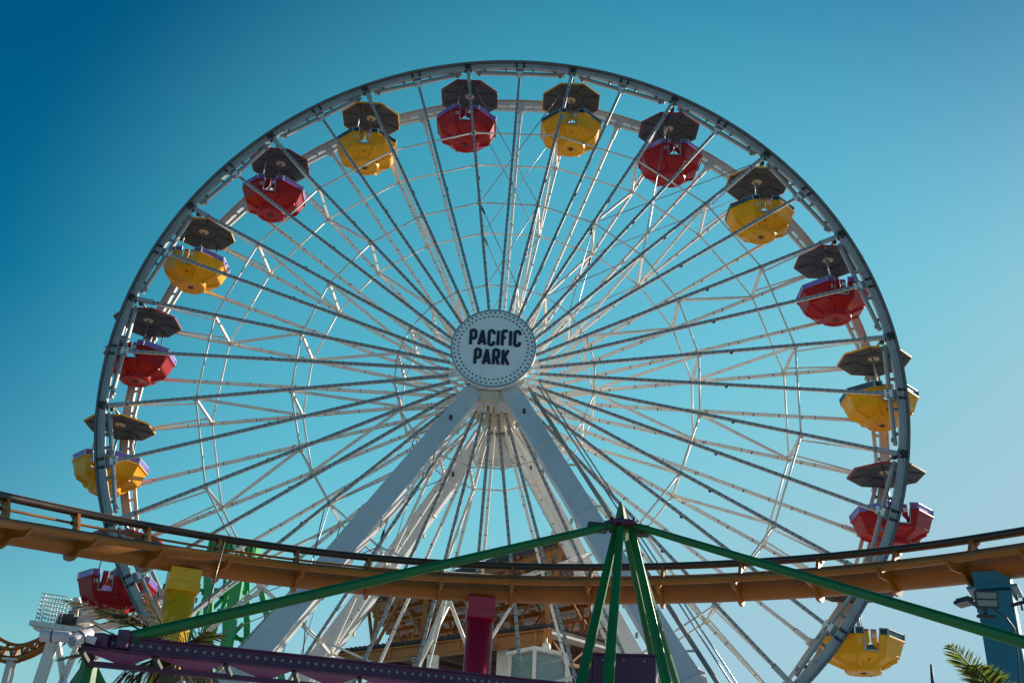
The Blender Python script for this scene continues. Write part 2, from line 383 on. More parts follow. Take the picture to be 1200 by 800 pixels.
# catwalk-like lower braces seen behind the track
bt = MB(WHITE)
bt.tube([at(505, 670, 3.2), at(620, 678, 3.2)], .07, 8); bt.tube([at(600, 680, 3.3), at(690, 650, 3.6)], .07, 8)
bt.tube([at(527, 704, 3.2), at(552, 770, 3.2)], .06, 8); bt.tube([at(602, 706, 3.2), at(548, 790, 3.2)], .05, 8)
bt.tube([at(527, 704, 3.25), at(480, 800, 3.25)], .08, 8); bt.tube([at(650, 684, 3.3), at(696, 668, 3.4)], .06, 8)
bt.build('rear_stay', tower)

# ------------------------------------------------------------------ sign
sg_ = empty('round_sign', (0.04, -1.8, 16.47)); tag(sg_, 'round pale blue PACIFIC PARK sign ringed with bulbs at the centre of the ferris wheel', 'sign')
p = MB(SIGN); p.lathe([(0, 0), (1.24, 0), (1.27, .02), (1.285, .05), (1.285, .26), (1.25, .28), (0, .28)], n=72, axis='y', smooth=False)
p.ring(1.262, 1.298, -.015, .04, 96, STEEL)
p.build('sign_panel', sg_)
bu = MB(BULB); bu.lathe([(0, -.035), (.018, -.03), (.027, -.012), (.029, 0)], n=10, axis='y'); b0 = bu.build('bulb', sg_); first = True
for rr, n, ph in ((1.185, 50, 0), (1.06, 50, pi / 50)):
    for k in range(n):
        o = b0 if first else b0.copy()
        if not first: COL.objects.link(o); o.parent = sg_
        first = False; o.location = pol(rr, 0, 2 * pi * k / n + ph)
# condensed block letters drawn as thick strokes
T = .088
def arc(cx, cy, rx, ry, a0, a1, n=7): return [(cx + rx * cos(radians(a0 + (a1 - a0) * k / n)), cy + ry * sin(radians(a0 + (a1 - a0) * k / n))) for k in range(n + 1)]
w_, h_ = .150, .485
GL = {
 'P': [[(0, 0), (0, h_)], [(0, h_)] + arc(w_ - .07, h_ - .07, .07, .07, 90, 0) + arc(w_ - .07, .27, .07, .06, 0, -90) + [(0, .21)]],
 'A': [[(-.02, 0), (w_ / 2, h_)], [(w_ + .02, 0), (w_ / 2, h_)], [(.03, .11), (w_ - .03, .11)]],
 'C': [[(w_, h_ - .12)] + arc(w_ - .07, h_ - .07, .07, .07, 0, 90) + arc(.07, h_ - .07, .07, .07, 90, 180) + arc(.07, .07, .07, .07, 180, 270) + arc(w_ - .07, .07, .07, .07, 270, 360) + [(w_, .12)]],
 'I': [[(0, 0), (0, h_)]],
 'F': [[(0, 0), (0, h_)], [(0, h_), (w_, h_)], [(0, .26), (w_ - .05, .26)]],
 'R': [[(0, 0), (0, h_)], [(0, h_)] + arc(w_ - .07, h_ - .07, .07, .07, 90, 0) + arc(w_ - .07, .28, .07, .06, 0, -90) + [(0, .22)], [(w_ * .55, .22), (w_ + .01, 0)]],
 'K': [[(0, 0), (0, h_)], [(.0, .14), (w_ + .0, h_)], [(.05, .24), (w_ + .02, 0)]],
}
def stroke(mb, pts, t, y, th, mat):
    pts = [p for i, p in enumerate(pts) if i == 0 or (V(p).to_2d() - V(pts[i - 1]).to_2d()).length > 1e-4]
    L, Rr = [], []
    for i, p in enumerate(pts):
        p = V((p[0], p[1])); d0 = (p - V(pts[i - 1])).normalized() if i else None; d1 = (V(pts[i + 1]) - p).normalized() if i < len(pts) - 1 else None
        if d0 is None: d0 = d1
        if d1 is None: d1 = d0
        n0 = V((-d0.y, d0.x)); n1 = V((-d1.y, d1.x)); n = (n0 + n1)
        n = n.normalized() if n.length > .1 else n0; k = t / 2 / max(n.dot(n0), .5)
        L.append(p + n * k); Rr.append(p - n * k)
    poly = [(q.x, q.y) for q in L + Rr[::-1]]
    nn = len(pts)
    vs = []
    for yy in (y, y + th): vs += [V((q.x, yy, q.y)) for q in L] + [V((q.x, yy, q.y)) for q in Rr]
    fs = []
    for i in range(nn - 1):
        fs += [(i, i + 1, nn + i + 1, nn + i), (2 * nn + i, 3 * nn + i, 3 * nn + i + 1, 2 * nn + i + 1), (i, 2 * nn + i, 2 * nn + i + 1, i + 1), (nn + i, nn + i + 1, 3 * nn + i + 1, 3 * nn + i)]
    fs += [(0, nn, 3 * nn, 2 * nn), (nn - 1, 3 * nn - 1, 4 * nn - 1, 2 * nn - 1)]
    mb.add(vs, fs, mat)
def word(txt, cx, cz, name):
    mb = MB(NAVY); adv = {'I': .132, 'P': .272, 'A': .282, 'C': .278, 'F': .245, 'R': .282, 'K': .275}
    tot = sum(adv[c] for c in txt) - .12; x = cx - tot / 2; e = 0
    for c in txt:
        for st in GL[c]:
            q = [(x + a, cz + b) for a, b in st]
            # extend free stroke ends by half the thickness at square ends
            e += 1
            stroke(mb, q, T, -.030 - .0007 * (e % 6), .02, NAVY)
            stroke(mb, q, T + .010, -.009 - .0006 * (e % 6), .012, REDL)
        x += adv[c]
    o = mb.build(name, sg_); return o
word('PACIFIC', .05, .08, 'lettering'); word('PARK', -.03, -.56, 'lettering')

# ------------------------------------------------------------------ gondolas
OC = [radians(22.5 + 45 * i) for i in range(8)]
def octv(r, z): return [V((r * cos(a), r * sin(a), z)) for a in OC]
def octshell(mb, prof, mat, thick=None, skip=()):
    vs = []
    for r, z in prof: vs += octv(r, z)
    fs = [(i * 8 + k, i * 8 + (k + 1) % 8, (i + 1) * 8 + (k + 1) % 8, (i + 1) * 8 + k) for i in range(len(prof) - 1) for k in range(8) if k not in skip]
    mb.add(vs, fs, mat)
def make_gondola(body, panel, num):
    g = empty('gondola')
    # hanger
    h = MB(WHITE); h.tube([(0, -W / 2 - .05, 0), (0, W / 2 + .05, 0)], .04, 10, STEEL)
    h.box((0, -.05, -.07), (.14, .5, .12), WHITE); h.beam((0, -.2, -.05), (.22, -.45, -.12), .1, .1, WHITE); h.beam((0, .2, -.05), (-.22, .45, -.12), .1, .1, WHITE)
    for y in (-.95, .95): h.box((0, y, -.06), (.11, .12, .16), DARK)
    h.tube([(.1, .62, -.3), (.1, .62, .06)], .03, 8, DARK); h.tube([(-.15, -.62, -.3), (-.15, -.62, -.1)], .03, 8, DARK)
    h.build('hanger', g)
    # canopy
    c = MB(CANU)
    octshell(c, [(1.135, -.33), (.95, -.30), (.52, -.235), (.50, -.228), (.001, -.225)], CANU)
    octshell(c, [(1.125, -.333), (1.15, -.333), (1.155, -.285), (.6, -.16), (.001, -.12)], body)
    for a in OC:                                     # pressed ribs of the lining
        d = V((cos(a), sin(a), 0)); n = V((-sin(a), cos(a), 0)); z = V((0, 0, 1))
        p0, p1 = d * .55 + z * -.243, d * 1.0 + z * -.312
        c.add([p0 + n * .012, p0 - n * .012, p1 - n * .065, p1 + n * .065, p0 * 1 + z * -.012, p1 + z * -.035], [(0, 4, 5, 3), (4, 1, 2, 5), (3, 5, 2), (0, 1, 4)], DARK)
    for k in range(8):                               # raised inner octagon edge
        a, b = OC[k], OC[(k + 1) % 8]
        c.beam(V((.52 * cos(a), .52 * sin(a), -.24)), V((.52 * cos(b), .52 * sin(b), -.24)), .022, .02, DARK)
    cn = c.build('canopy', g)
    r = MB(CREAM); r.lathe([(.0, -.25), (.06, -.25), (.17, -.24), (.18, -.222)], n=24); r.build('ceiling_plate', cn)
    # posts
    s = MB(STEEL); s.tube([(0, 0, -.24), (0, 0, -2.1)], .038, 12); s.build('post', g)
    for q_ in (-1, 1): s = MB(STEEL); s.tube([(q_ * .32, q_ * .80, -.31), (q_ * .32, q_ * .98, -1.62)], .022, 8); s.build('stay_rod', g)
    # tub
    t = MB(body); zt, zb, rt_, rb_ = -1.72, -2.15, 1.15, .985
    def pr_(k, u, v):  # point on belt of facet k ; u 0..1 along, v 0..1 down
        r = rt_ + (rb_ - rt_) * v; a, b = OC[k], OC[(k + 1) % 8]
        p = V((r * cos(a), r * sin(a), 0)).lerp(V((r * cos(b), r * sin(b), 0)), u); p.z = zt + (zb - zt) * v; return p
    NV = .80
    for k in range(8):
        if k in (1, 5):
            for u0, u1, v0, v1 in ((0, .27, 0, 1), (.73, 1, 0, 1), (.27, .73, NV, 1)):
                q = [pr_(k, u0, v0), pr_(k, u1, v0), pr_(k, u1, v1), pr_(k, u0, v1)]
                q2 = [V((x.x * .96, x.y * .96, x.z)) for x in q]
                t.add(q + q2, [(0, 1, 2, 3), (7, 6, 5, 4), (0, 4, 5, 1), (1, 5, 6, 2), (2, 6, 7, 3), (3, 7, 4, 0)], body)
        else:
            q = [pr_(k, 0, 0), pr_(k, 1, 0), pr_(k, 1, 1), pr_(k, 0, 1)]; q2 = [V((x.x * .96, x.y * .96, x.z)) for x in q]
            t.add(q + q2, [(0, 1, 2, 3), (7, 6, 5, 4), (0, 4, 5, 1), (2, 6, 7, 3)], body)
            # pressed line on the facet
            for vv in (.16, .9):
                a, b = pr_(k, .06, vv), pr_(k, .94, vv); m = (a + b) / 2; n = V((m.x, m.y, 0)).normalized() * .004
                t.beam(a + n, b + n, .010, .012, body)
    # rolled rim lip
    for k in range(8):
        a, b = V((1.165 * cos(OC[k]), 1.165 * sin(OC[k]), zt + .02)), V((1.165 * cos(OC[(k + 1) % 8]), 1.165 * sin(OC[(k + 1) % 8]), zt + .02))
        if k in (1, 5):
            t.beam(a, a.lerp(b, .27), .05, .05, body); t.beam(a.lerp(b, .73), b, .05, .05, body)
        else: t.beam(a, b, .05, .05, body)
    # underside
    vs = octv(rb_, zb) + octv(.93, zb - .03); t.add(vs, [(k, (k + 1) % 8, 8 + (k + 1) % 8, 8 + k) for k in range(8)], body)
    n = 32; vs = []
    outer = []
    for k in range(n):
        a = 2 * pi * k / n; ap = .93 * cos(radians(22.5)); loc = ((a + radians(22.5)) % radians(45)) - radians(22.5)
        rr = ap / cos(loc); outer.append(V((rr * cos(a), rr * sin(a), zb - .03)))
    inner = [V((.52 * cos(2 * pi * k / n), .52 * sin(2 * pi * k / n), zb - .20)) for k in range(n)]
    t.add(outer + inner, [(k, (k + 1) % n, n + (k + 1) % n, n + k) for k in range(n)], body)
    for a in OC:
        d = V((cos(a), sin(a), 0)); nn = V((-sin(a), cos(a), 0)); z = V((0, 0, 1))
        p0, p1 = d * .50 + z * (zb - .20), d * .93 + z * (zb - .028)
        t.add([p0 + nn * .075, p0 - nn * .075, p1 - nn * .06, p1 + nn * .06, p0 + nn * .03 - z * .085, p0 - nn * .03 - z * .085, p1 - z * .06 + nn * .012, p1 - z * .06 - nn * .012],
              [(0, 4, 6, 3), (4, 5, 7, 6), (5, 1, 2, 7), (3, 6, 7, 2), (0, 1, 5, 4)], body)
    t.build('tub', g, bevel=.006)
    dr = MB(body); dr.lathe([(.535, zb - .12), (.52, zb - .20), (.50, zb - .34), (.475, zb - .375), (.34, zb - .38), (.33, zb - .365), (.2, zb - .365), (.08, zb - .37), (.08, zb - .3), (0, zb - .3)], n=40)
    dr.lathe([(.075, zb - .385), (.085, zb - .385), (.085, zb - .35)], n=16, mat=DARK); dr.lathe([(0, zb - .378), (.07, zb - .378)], n=8, mat=DARK)
    for k in range(6):
        a = k * pi / 3 + .3; dr.lathe([(0, zb - .375), (.013, zb - .374), (.013, zb - .36)], c=(.16 * cos(a), .16 * sin(a), 0), n=8, mat=DARK)
    for k in range(4):
        a = k * pi / 2 + .8; dr.lathe([(0, zb - .392), (.02, zb - .39), (.022, zb - .37)], c=(.42 * cos(a), .42 * sin(a), 0), n=8, mat=DARK)
        dr.box((.505 * cos(a + .3), .505 * sin(a + .3), zb - .27), (.03, .03, .03), DARK)
    dr.build('drum', g)
    fl = MB(body); fl.prism([(v.x, v.y) for v in octv(.95, 0)], zb + .03, zb + .05, body, X=V((1, 0, 0)), Y=V((0, 1, 0)), Z=V((0, 0, 1)))
    fl.build('floor', g)
    # bench ring with two gaps
    bn = MB(body)
    for k in (7, 0, 3, 4, 2, 6):
        a, b = OC[k], OC[(k + 1) % 8]
        q = [V((rr * cos(x), rr * sin(x), zz)) for rr, zz in ((.98, zt - .05), (.62, zt - .08), (.62, zb + .06)) for x in (a, b)]
        bn.add(q, [(0, 1, 3, 2), (2, 3, 5, 4)], body)
    bn.build('bench', g)
    # windbreak panels on the rim
    for k in range(8):
        a, b = OC[k], OC[(k + 1) % 8]
        def pp(u, z, r): return V((r * cos(a), r * sin(a), z)).lerp(V((r * cos(b), r * sin(b), z)), u)
        segs = ((.02, .26), (.74, .98)) if k in (1, 5) else ((.02, .98),)
        for u0, u1 in segs:
            wp = MB(panel)
            q = [pp(u0, zt + .05, 1.16), pp(u1, zt + .05, 1.16), pp(u1, zt + .21, 1.18), pp(u0, zt + .21, 1.18)]
            q2 = [V((x.x * .98, x.y * .98, x.z)) for x in q]
            wp.add(q + q2, [(0, 1, 2, 3), (7, 6, 5, 4), (0, 4, 5, 1), (1, 5, 6, 2), (2, 6, 7, 3), (3, 7, 4, 0)], panel)
            for u in (u0, u1): wp.beam(pp(u, zt + .04, 1.175), pp(u, zt + .225, 1.195), .02, .02, STEEL)
            wp.beam(pp(u0, zt + .215, 1.187), pp(u1, zt + .215, 1.187), .015, .02, STEEL)
            if k in (1, 5):
                m0 = (u0 + u1) / 2; wp.beam(pp(m0 - .07, zt + .13, 1.186), pp(m0 + .07, zt + .13, 1.186), .008, .09, PINK if panel is PURP else DARK)
            wp.build('windbreak', g)
    # doorways: grey frame, two gates with a slanted lower edge, sticker
    for s in (-1, 1):
        fy = s * (1.15 * cos(radians(22.5)) + .004); by = s * (1.02 * cos(radians(22.5)) + .02)
        fm = MB(STEEL); x0, x1 = -.205, .205; zd = -2.075
        for x in (x0, x1): fm.beam((x, fy, zt + .05), (x, by, zd), .018, .03, STEEL, up=V((0, s, 0)))
        fm.beam((x0, by, zd), (x1, by, zd), .03, .03, STEEL)
        fr = fm.build('door_frame', g)
        gm = MB(body); yi = s * .90
        for sx in (-1, 1):
            poly = [(sx * .19, -1.50), (sx * .025, -1.50), (sx * .025, -1.86), (sx * .19, -2.03)]
            gm.prism(poly, yi - .012, yi + .012, body)
            gm.box((sx * .11, yi + s * .02, -1.545), (.13, .01, .04), PINK if sx < 0 else PURP)
        gm.box((.11, yi + s * .022, -1.68), (.11, .012, .13), STICK)
        gm.tube([(0, yi, -1.5), (0, yi, -1.86)], .006, 6, STEEL)
        gt = gm.build('gate', g)
    # numbers
    tn = textmesh(num, .17, STICK if body is RED else STICK, .003, .95, .003, 'number', g)
    tn.rotation_euler = (pi / 2 + radians(20), 0, 0); tn.location = (-.31, -(1.104 * cos(radians(22.5)) + .004), -1.84)
    tn.rotation_euler = (pi / 2 + atan2((rt_ - rb_) * .92, zt - zb), 0, 0)
    tb = textmesh(num, .12, DARK, .003, 1, .002, 'number', g)
    tb.location = (-.02, -.70, zb - .125); tb.rotation_euler = (pi + .39 , 0, 0)
    tb.rotation_euler = (pi / 2 + 1.15, 0, 0)
    return g
Rg = 12.25
info = {
 20: (-7, 'yellow gondola lowest on the left side of the wheel, behind the palm and purple beam'),
 19: (-6, 'red gondola numbered 19 just below the orange track at the left'),
 18: (-5, 'yellow gondola numbered 18 above the orange track at the left edge of the wheel'),
 17: (-4, 'red gondola at the left edge of the wheel, between numbers 16 and 18'),
 16: (-3, 'yellow gondola numbered 16 with purple panels on the upper left of the wheel'),
 15: (-2, 'red gondola numbered 15 on the upper left of the wheel'),
 14: (-1, 'yellow gondola numbered 14 with dark teal panels near the top left of the wheel'),
 13: (0, 'red gondola numbered 13 at the top of the wheel, left of the topmost gap'),
 12: (1, 'yellow gondola at the top of the wheel, right of the red one numbered 13'),
 11: (2, 'red gondola numbered 11 near the top right of the wheel'),
 10: (3, 'yellow gondola numbered 10 with dark panels on the upper right of the wheel'),
 9: (4, 'red gondola numbered 9 with purple panels on the right of the wheel'),
 8: (5, 'yellow gondola with dark teal panels at the right edge of the wheel'),
 7: (6, 'red gondola just above the orange track at the right edge of the wheel'),
 6: (7, 'yellow gondola numbered 6 hanging below the orange track at the right'),
}
for num, (k, lab) in info.items():
    a = PH + k * 2 * Q
    body = RED if num % 2 else YEL
    panel = PURP if (num % 2 or num in (16, 18, 20)) else TEALP
    g = make_gondola(body, panel, str(num))
    g.location = HUB + V((Rg * sin(a), W / 2, Rg * cos(a))); g.rotation_euler = (random.uniform(-.01, .01), random.uniform(-.02, .02), .05 + random.uniform(-.03, .03))
    tag(g, lab, 'gondola', 'gondolas hanging from the ferris wheel')

# ------------------------------------------------------------------ coaster track
HT = 7.42
pix = [(-330, 560), (-200, 585), (-100, 602), (0, 620), (100, 639), (200, 656), (300, 670), (400, 682), (500, 690), (600, 694), (700, 695.5), (800, 694), (900, 690), (1000, 683), (1100, 673.5), (1190, 662), (1300, 645), (1420, 624)]
def tdep(x): return 23 - 4.2 * abs((x - 560) / 560) ** 2 if x < 560 else 23 - 4.4 * abs((x - 560) / 630) ** 2
pix = [p for p in pix if -210 <= p[0] <= 1310]
raw = [dep(x, y + 1.5, tdep(x)) for x, y in pix]
# smooth the points lightly instead of forcing one circle
def catmull(ps, n=14):
    out = []
    for i in range(len(ps) - 1):
        p0, p1, p2, p3 = ps[max(i - 1, 0)], ps[i], ps[i + 1], ps[min(i + 2, len(ps) - 1)]
        for k in range(n):
            t = k / n; out.append(.5 * ((2 * p1) + (p2 - p0) * t + (2 * p0 - 5 * p1 + 4 * p2 - p3) * t * t + (3 * p1 - p0 - 3 * p2 + p3) * t ** 3))
    return out + [ps[-1]]
for _ in range(2): raw = [raw[0]] + [(raw[i - 1] + raw[i] * 2 + raw[i + 1]) / 4 for i in range(1, len(raw) - 1)] + [raw[-1]]
S = catmull(raw)
def frame(i, bank):
    d = (S[min(i + 1, len(S) - 1)] - S[max(i - 1, 0)]).normalized()
    o = V((-d.y, d.x, 0)).normalized()
    if o.y < 0: o = -o
    u = o * cos(bank) + V((0, 0, sin(bank))); n = -o * sin(bank) + V((0, 0, cos(bank)))
    return d, u, n
def bank_at(i): return radians(34 + 7 * max(0, 1 - i / (len(S) * .45)))
GA, HH = .90, .40
track = empty('coaster_track', S[len(S) // 2]); tag(track, 'curved orange roller coaster track crossing in front of the ferris wheel', 'coaster track')
inv = -V(track.location)
near = []; far = []; pipe = []
for i in range(len(S)):
    d, u, n = frame(i, bank_at(i)); near.append(S[i] + n * HH - u * GA / 2 + inv); far.append(S[i] + n * HH + u * GA / 2 + inv); pipe.append(S[i] + n * .22 + u * .36 + inv)
m = MB(ORG); m.tube([p + inv for p in S], .205, 28, ORG); m.build('spine', track)
m = MB(ORG); m.tube(near, .072, 14, ORG)
m.tube([p + V((0, 0, .05)) for p in near], .037, 10, ORGD); m.build('rail', track)
m = MB(ORGD); m.tube(far, .072, 14, ORGD); m.tube([p + V((0, .015, .058)) for p in far], .024, 8, ORGB); m.build('rail', track)  # dark far rail; orange top strip is painted as the sun's glint
m = MB(ORG); m.tube(pipe, .024, 8, ORG); m.build('air_pipe', track)
# ties at equal arc length
acc = 0; nxt = .5
for i in range(1, len(S)):
    acc += (S[i] - S[i - 1]).length
    if acc >= nxt:
        nxt += 1.52
        d, u, n = frame(i, bank_at(i)); O = S[i] + inv
        t = MB(ORG)
        g2, r = GA / 2, .205
        # Y shaped plate wrapped round the spine
        a_list = [radians(x) for x in range(200, 341, 20)]
        left = [(-g2 - .07, HH + .03), (-g2 + .02, HH - .085), (-g2 + .14, HH - .16)]
        poly = [(-g2 - .085, HH - .02), (-g2 - .03, HH - .10), (-.36, .16), (-.22, .10)]
        # near arm crescent
        cres = [(-g2 - .10, HH + .02), (-g2 - .10, HH - .14)] + [(-(.07 + r) * cos(radians(x)) - .05, (.08 + r) * sin(radians(x))) for x in (15, -10, -35, -60, -85)]
        cres2 = [((r + .04) * cos(radians(x)), (r + .04) * sin(radians(x))) for x in (-90, -60, -30, 0, 25)]
        top = [(.27, .20), (g2 - .04, HH - .14), (g2 + .06, HH - .02), (g2 - .09, HH + .02), (.12, .27), (0.0, .15), (-.13, .24), (-g2 + .11, HH - .02), (-g2, HH + .02)]
        P = cres + cres2[1:] + top
        t.prism(P, -.03, .03, ORG, O=O, X=u, Y=n, Z=d)
        for sx in (-1, 1): t.box(O + u * sx * g2 + n * (HH - .07), (.11, .11, .09), ORG, Matrix((u, d, n)).transposed())
        t.box(O + u * .36 + n * .22, (.06, .09, .06), DARK, Matrix((u, d, n)).transposed())
        t.build('tie', track)
# spine flange joints
# columns
def column(xp, ysp, wd, mat, name_lab, yaw, boxw=None, round_=False, rot=0.0):
    P = atz(xp, ysp, HT); P = min(S, key=lambda q: abs(PX + FPX * (q - CAM).dot(RT) / (q - CAM).dot(FW) - xp)).copy(); HL = P.z; P = V((P.x, P.y, 0)); c = empty('support_column', P); tag(c, name_lab, 'support column', 'columns under the roller coaster track')
    Rz = Matrix.Rotation(yaw, 3, 'Z'); top = HL - .20
    s = MB(mat)
    if round_: s.tube([(0, 0, 0), (0, 0, top - .33)], wd / 2, 40, mat)
    else:
        nseg = 1; s.box((0, 0, (top - .215) / 2), (wd, wd, top - .215), mat, Rz)
    s.build('shaft', c, bevel=0 if round_ else .02)
    f = MB(mat)
    bw = boxw or wd
    if round_: f.box((0, 0, top - .30), (wd * 1.06, wd * 1.06, .16), mat, Rz); f.box((0, 0, top - .13), (wd * 1.0, wd * 1.0, .34), mat, Rz)
    else:
        f.box((0, 0, top - .19), (wd * 1.42, wd * 1.42, .04), mat, Rz); f.box((0, 0, top - .035), (bw, bw, .26), mat, Rz)
    for sx in (-1, 1):
        for sy in (-1, 1): f.tube([Rz @ V((sx * wd * .62, sy * wd * .62, top - .43)), Rz @ V((sx * wd * .62, sy * wd * .62, top - .33))], .02, 8, DARK)
    f.build('cap', c, bevel=.01)
    b = MB(mat); b.box((0, 0, .04), (wd * 1.8, wd * 1.8, .08), mat, Rz); b.build('base_plate', c)
    return c
column(221, 660, .58, YELC, 'yellow steel column under the left part of the orange track', radians(25), .50, True)
column(567, 693, .55, REDC, 'crimson round column under the middle of the orange track', radians(8), None, True)
tc_ = column(1163, 666, .55, TEAL, 'teal box column under the right end of the orange track', radians(-26), .56)

def floodlight(loc, aim, label, w=.34, hgt=.26):
    f = empty('floodlight', loc); tag(f, label, 'floodlight')
    z = -V(aim).normalized(); x = z.cross(V((0, 0, 1))).normalized(); y = z.cross(x)
    Rm = Matrix((x, y, z)).transposed()
    b = MB(DARK); b.box((0, 0, 0), (w, hgt, .05), DARK, Rm)
    for k in range(7): b.box(Rm @ V((-w / 2 + .03 + k * (w - .06) / 6, 0, .05)), (.01, hgt * .8, .05), DARK, Rm)
    b.build('housing', f)
    l = MB(LENS)
    for s in (-1, 1): l.box(Rm @ V((0, s * hgt * .22, -.028)), (w * .86, hgt * .34, .008), LENS, Rm)
    l.build('lens', f)
    return f
P = dep(1156, 702, 17.35); f = floodlight(P, V((-.1, -1, -.15)), 'black twin panel floodlight facing forward on the teal column')
b = MB(DARK); b.beam((.0, .03, -.1), (.0, .2, -.2), .04, .04); b.box((.02, .16, -.22), (.28, .08, .04)); b.build('bracket', f)
P = dep(1130, 706, 17.9); f = floodlight(P, V((-.3, -.15, -1)), 'black floodlight tilted down on an arm left of the teal column', .30, .16)
b = MB(DARK); b.tube([(.05, 0, .02), (.36, .1, -.05)], .03, 8); b.build('bracket', f)
P = dep(1206, 706, 17.9); f = floodlight(P, V((.3, -.15, -1)), 'black floodlight on an arm right of the teal column at the photo edge', .30, .16)
b = MB(DARK); b.tube([(-.05, 0, .02), (-.25, .1, -.03)], .03, 8); b.build('bracket', f)
ca = MB(DARK); ca.tube([dep(1163, 712, 17.55), dep(1180, 724, 17.5), dep(1189, 736, 17.55), dep(1192, 760, 17.5), dep(1195, 800, 17.4)], .012, 6); tag(ca.build('power_cable'), 'thin black power cable running down the teal column', 'cable')

# ------------------------------------------------------------------ green / purple canopy frame
apex = dep(728, 618, 17)
fr = empty('ride_frame', (apex.x, apex.y, 0)); tag(fr, 'dark green tubular ride frame with pointed peak and purple beams in front of the track', 'ride frame')
iv = -V(fr.location)
def ground_ext(a, b):
    d = b - a; return a + d * (a.z / (a.z - b.z))
for (xa, ya, da), (xb, yb, db), r0, r1 in (((722, 622, 16.9), (681, 800, 15.3), .062, .082), ((727, 618, 16.8), (713, 800, 15.0), .062, .085),
                                         ((733, 622, 17.2), (771, 800, 17.4), .055, .06), ((740, 620, 16.9), (781, 800, 15.3), .06, .085), ((739, 625, 17.2), (793, 800, 17.9), .05, .055)):
    a, b_ = dep(xa, ya, da), dep(xb, yb, db); f_ = ground_ext(a, b_); rr = r0 + (r1 - r0) * (f_ - a).length / (b_ - a).length
    m = MB(GRN); m.tube([a + iv, f_ + iv], [r0, min(rr, .13)], 6, GRN, smooth=False, phase=.3); m.build('leg', fr, bevel=.006)
m = MB(GRN); tip = dep(728, 588, 17)
m.tube([tip + iv, dep(728, 594, 17) + iv, apex + iv, dep(728, 632, 17) + iv], [.008, .05, .125, .11], 6, GRN, smooth=False); m.build('peak', fr)
m = MB(PUR); ap2 = dep(729, 616, 17) + iv
m.lathe([(.09, -.03), (.28, -.025), (.29, 0), (.28, .03), (.09, .035)], c=ap2, n=24)
for k in range(8): m.tube([ap2 + V((.24 * cos(k * pi / 4), .24 * sin(k * pi / 4), -.06)), ap2 + V((.24 * cos(k * pi / 4), .24 * sin(k * pi / 4), .07))], .025, 6, DARK)
m.build('collar', fr)
aL, aR = dep(150, 747, 13.2), dep(1290, 779, 11.8)
m = MB(GRN); m.tube([dep(718, 615, 16.9) + iv, aL + iv], [.062, .078], 8, GRN, smooth=False, phase=.4)
m.box(dep(700, 618, 16.85) + iv, (.3, .2, .12), DARK, Matrix.Rotation(.1, 3, 'Z')); m.build('arm', fr, bevel=.008)
m = MB(GRN); m.tube([dep(742, 615, 16.9) + iv, aR + iv], [.055, .078], 8, GRN, smooth=False, phase=.4)
m.box(dep(752, 622, 16.9) + iv, (.22, .2, .14), DARK); m.build('arm', fr, bevel=.008)
# purple beam with round bulbs and triangular lower web
bL, bR = dep(96, 750, 13.0), dep(700, 812, 15.2)
d = (bR - bL).normalized(); upv = V((0, 0, 1)); side_ = d.cross(upv).normalized(); L = (bR - bL).length
pb = MB(PUR); pb.beam(bL + iv, bR + iv, .07, .15, PUR); pb.beam(bL + iv + upv * .08, bR + iv + upv * .08, .16, .02, PUR); pb.beam(bL + iv - upv * .08, bR + iv - upv * .08, .16, .02, PUR)
low = upv * -.20; back = V((.02, .30, 0))
pb.beam(bL + iv + low + back, bR + iv + low + back, .09, .06, PUR)
nn = 8
for k in range(nn):
    p0, p1, pm = bL + d * (L * k / nn), bL + d * (L * (k + 1) / nn), bL + d * (L * (k + .5) / nn)
    pb.add([q + iv for q in (p0 - upv * .095, p1 - upv * .095, pm + low + back)] + [q + iv + V((0, .02, 0)) for q in (p0 - upv * .095, p1 - upv * .095, pm + low + back)], [(0, 1, 2), (5, 4, 3), (0, 3, 4, 1), (1, 4, 5, 2), (2, 5, 3, 0)], PUR2)
    pb.beam(p0 + iv - upv * .09, p0 + iv + low + back, .05, .05, DARK)
o = pb.build('beam', fr, bevel=.004)
bb = MB(LENS)
sgn = 1 if side_.y < 0 else -1
bb.tube([V((0, 0, 0)), side_ * sgn * .018, side_ * sgn * .026], [.024, .022, .008], 10); b0 = bb.build('bulb', fr)
k = 0
while .35 + k * .107 < L - 1:
    o = b0 if k == 0 else b0.copy()
    if k: COL.objects.link(o); o.parent = fr
    o.location = bL + d * (.35 + k * .107) + iv + side_ * sgn * .038; k += 1
# end node, purple block and post
m = MB(PUR); m.box(dep(146, 749, 13.1) + iv, (.14, .16, .20), PUR); m.box(dep(116, 751, 13.05) + iv, (.26, .14, .14), PUR); m.build('node', fr, bevel=.01)
nodeb = dep(106, 762, 13.3)
m = MB(GRN); pt = dep(106, 772, 13.3); m.tube([nodeb + iv, pt + iv], .10, 12, DARK)
gf = V((pt.x, pt.y, 0))
m.tube([pt + iv + V((0, 0, .02)), pt + iv - V((0, 0, .35)), gf + iv], [.10, .13, .15], 8, GRN, smooth=False)
for dx, dy in ((-.9, .5), (.9, .6), (-.35, .9), (.35, .9)):
    q = gf + V((dx * 3, dy * 3, 0)); m.beam(pt + iv - V((0, 0, .02)), q + iv, .07, .09, GRN)
m.build('post', fr, bevel=.006)

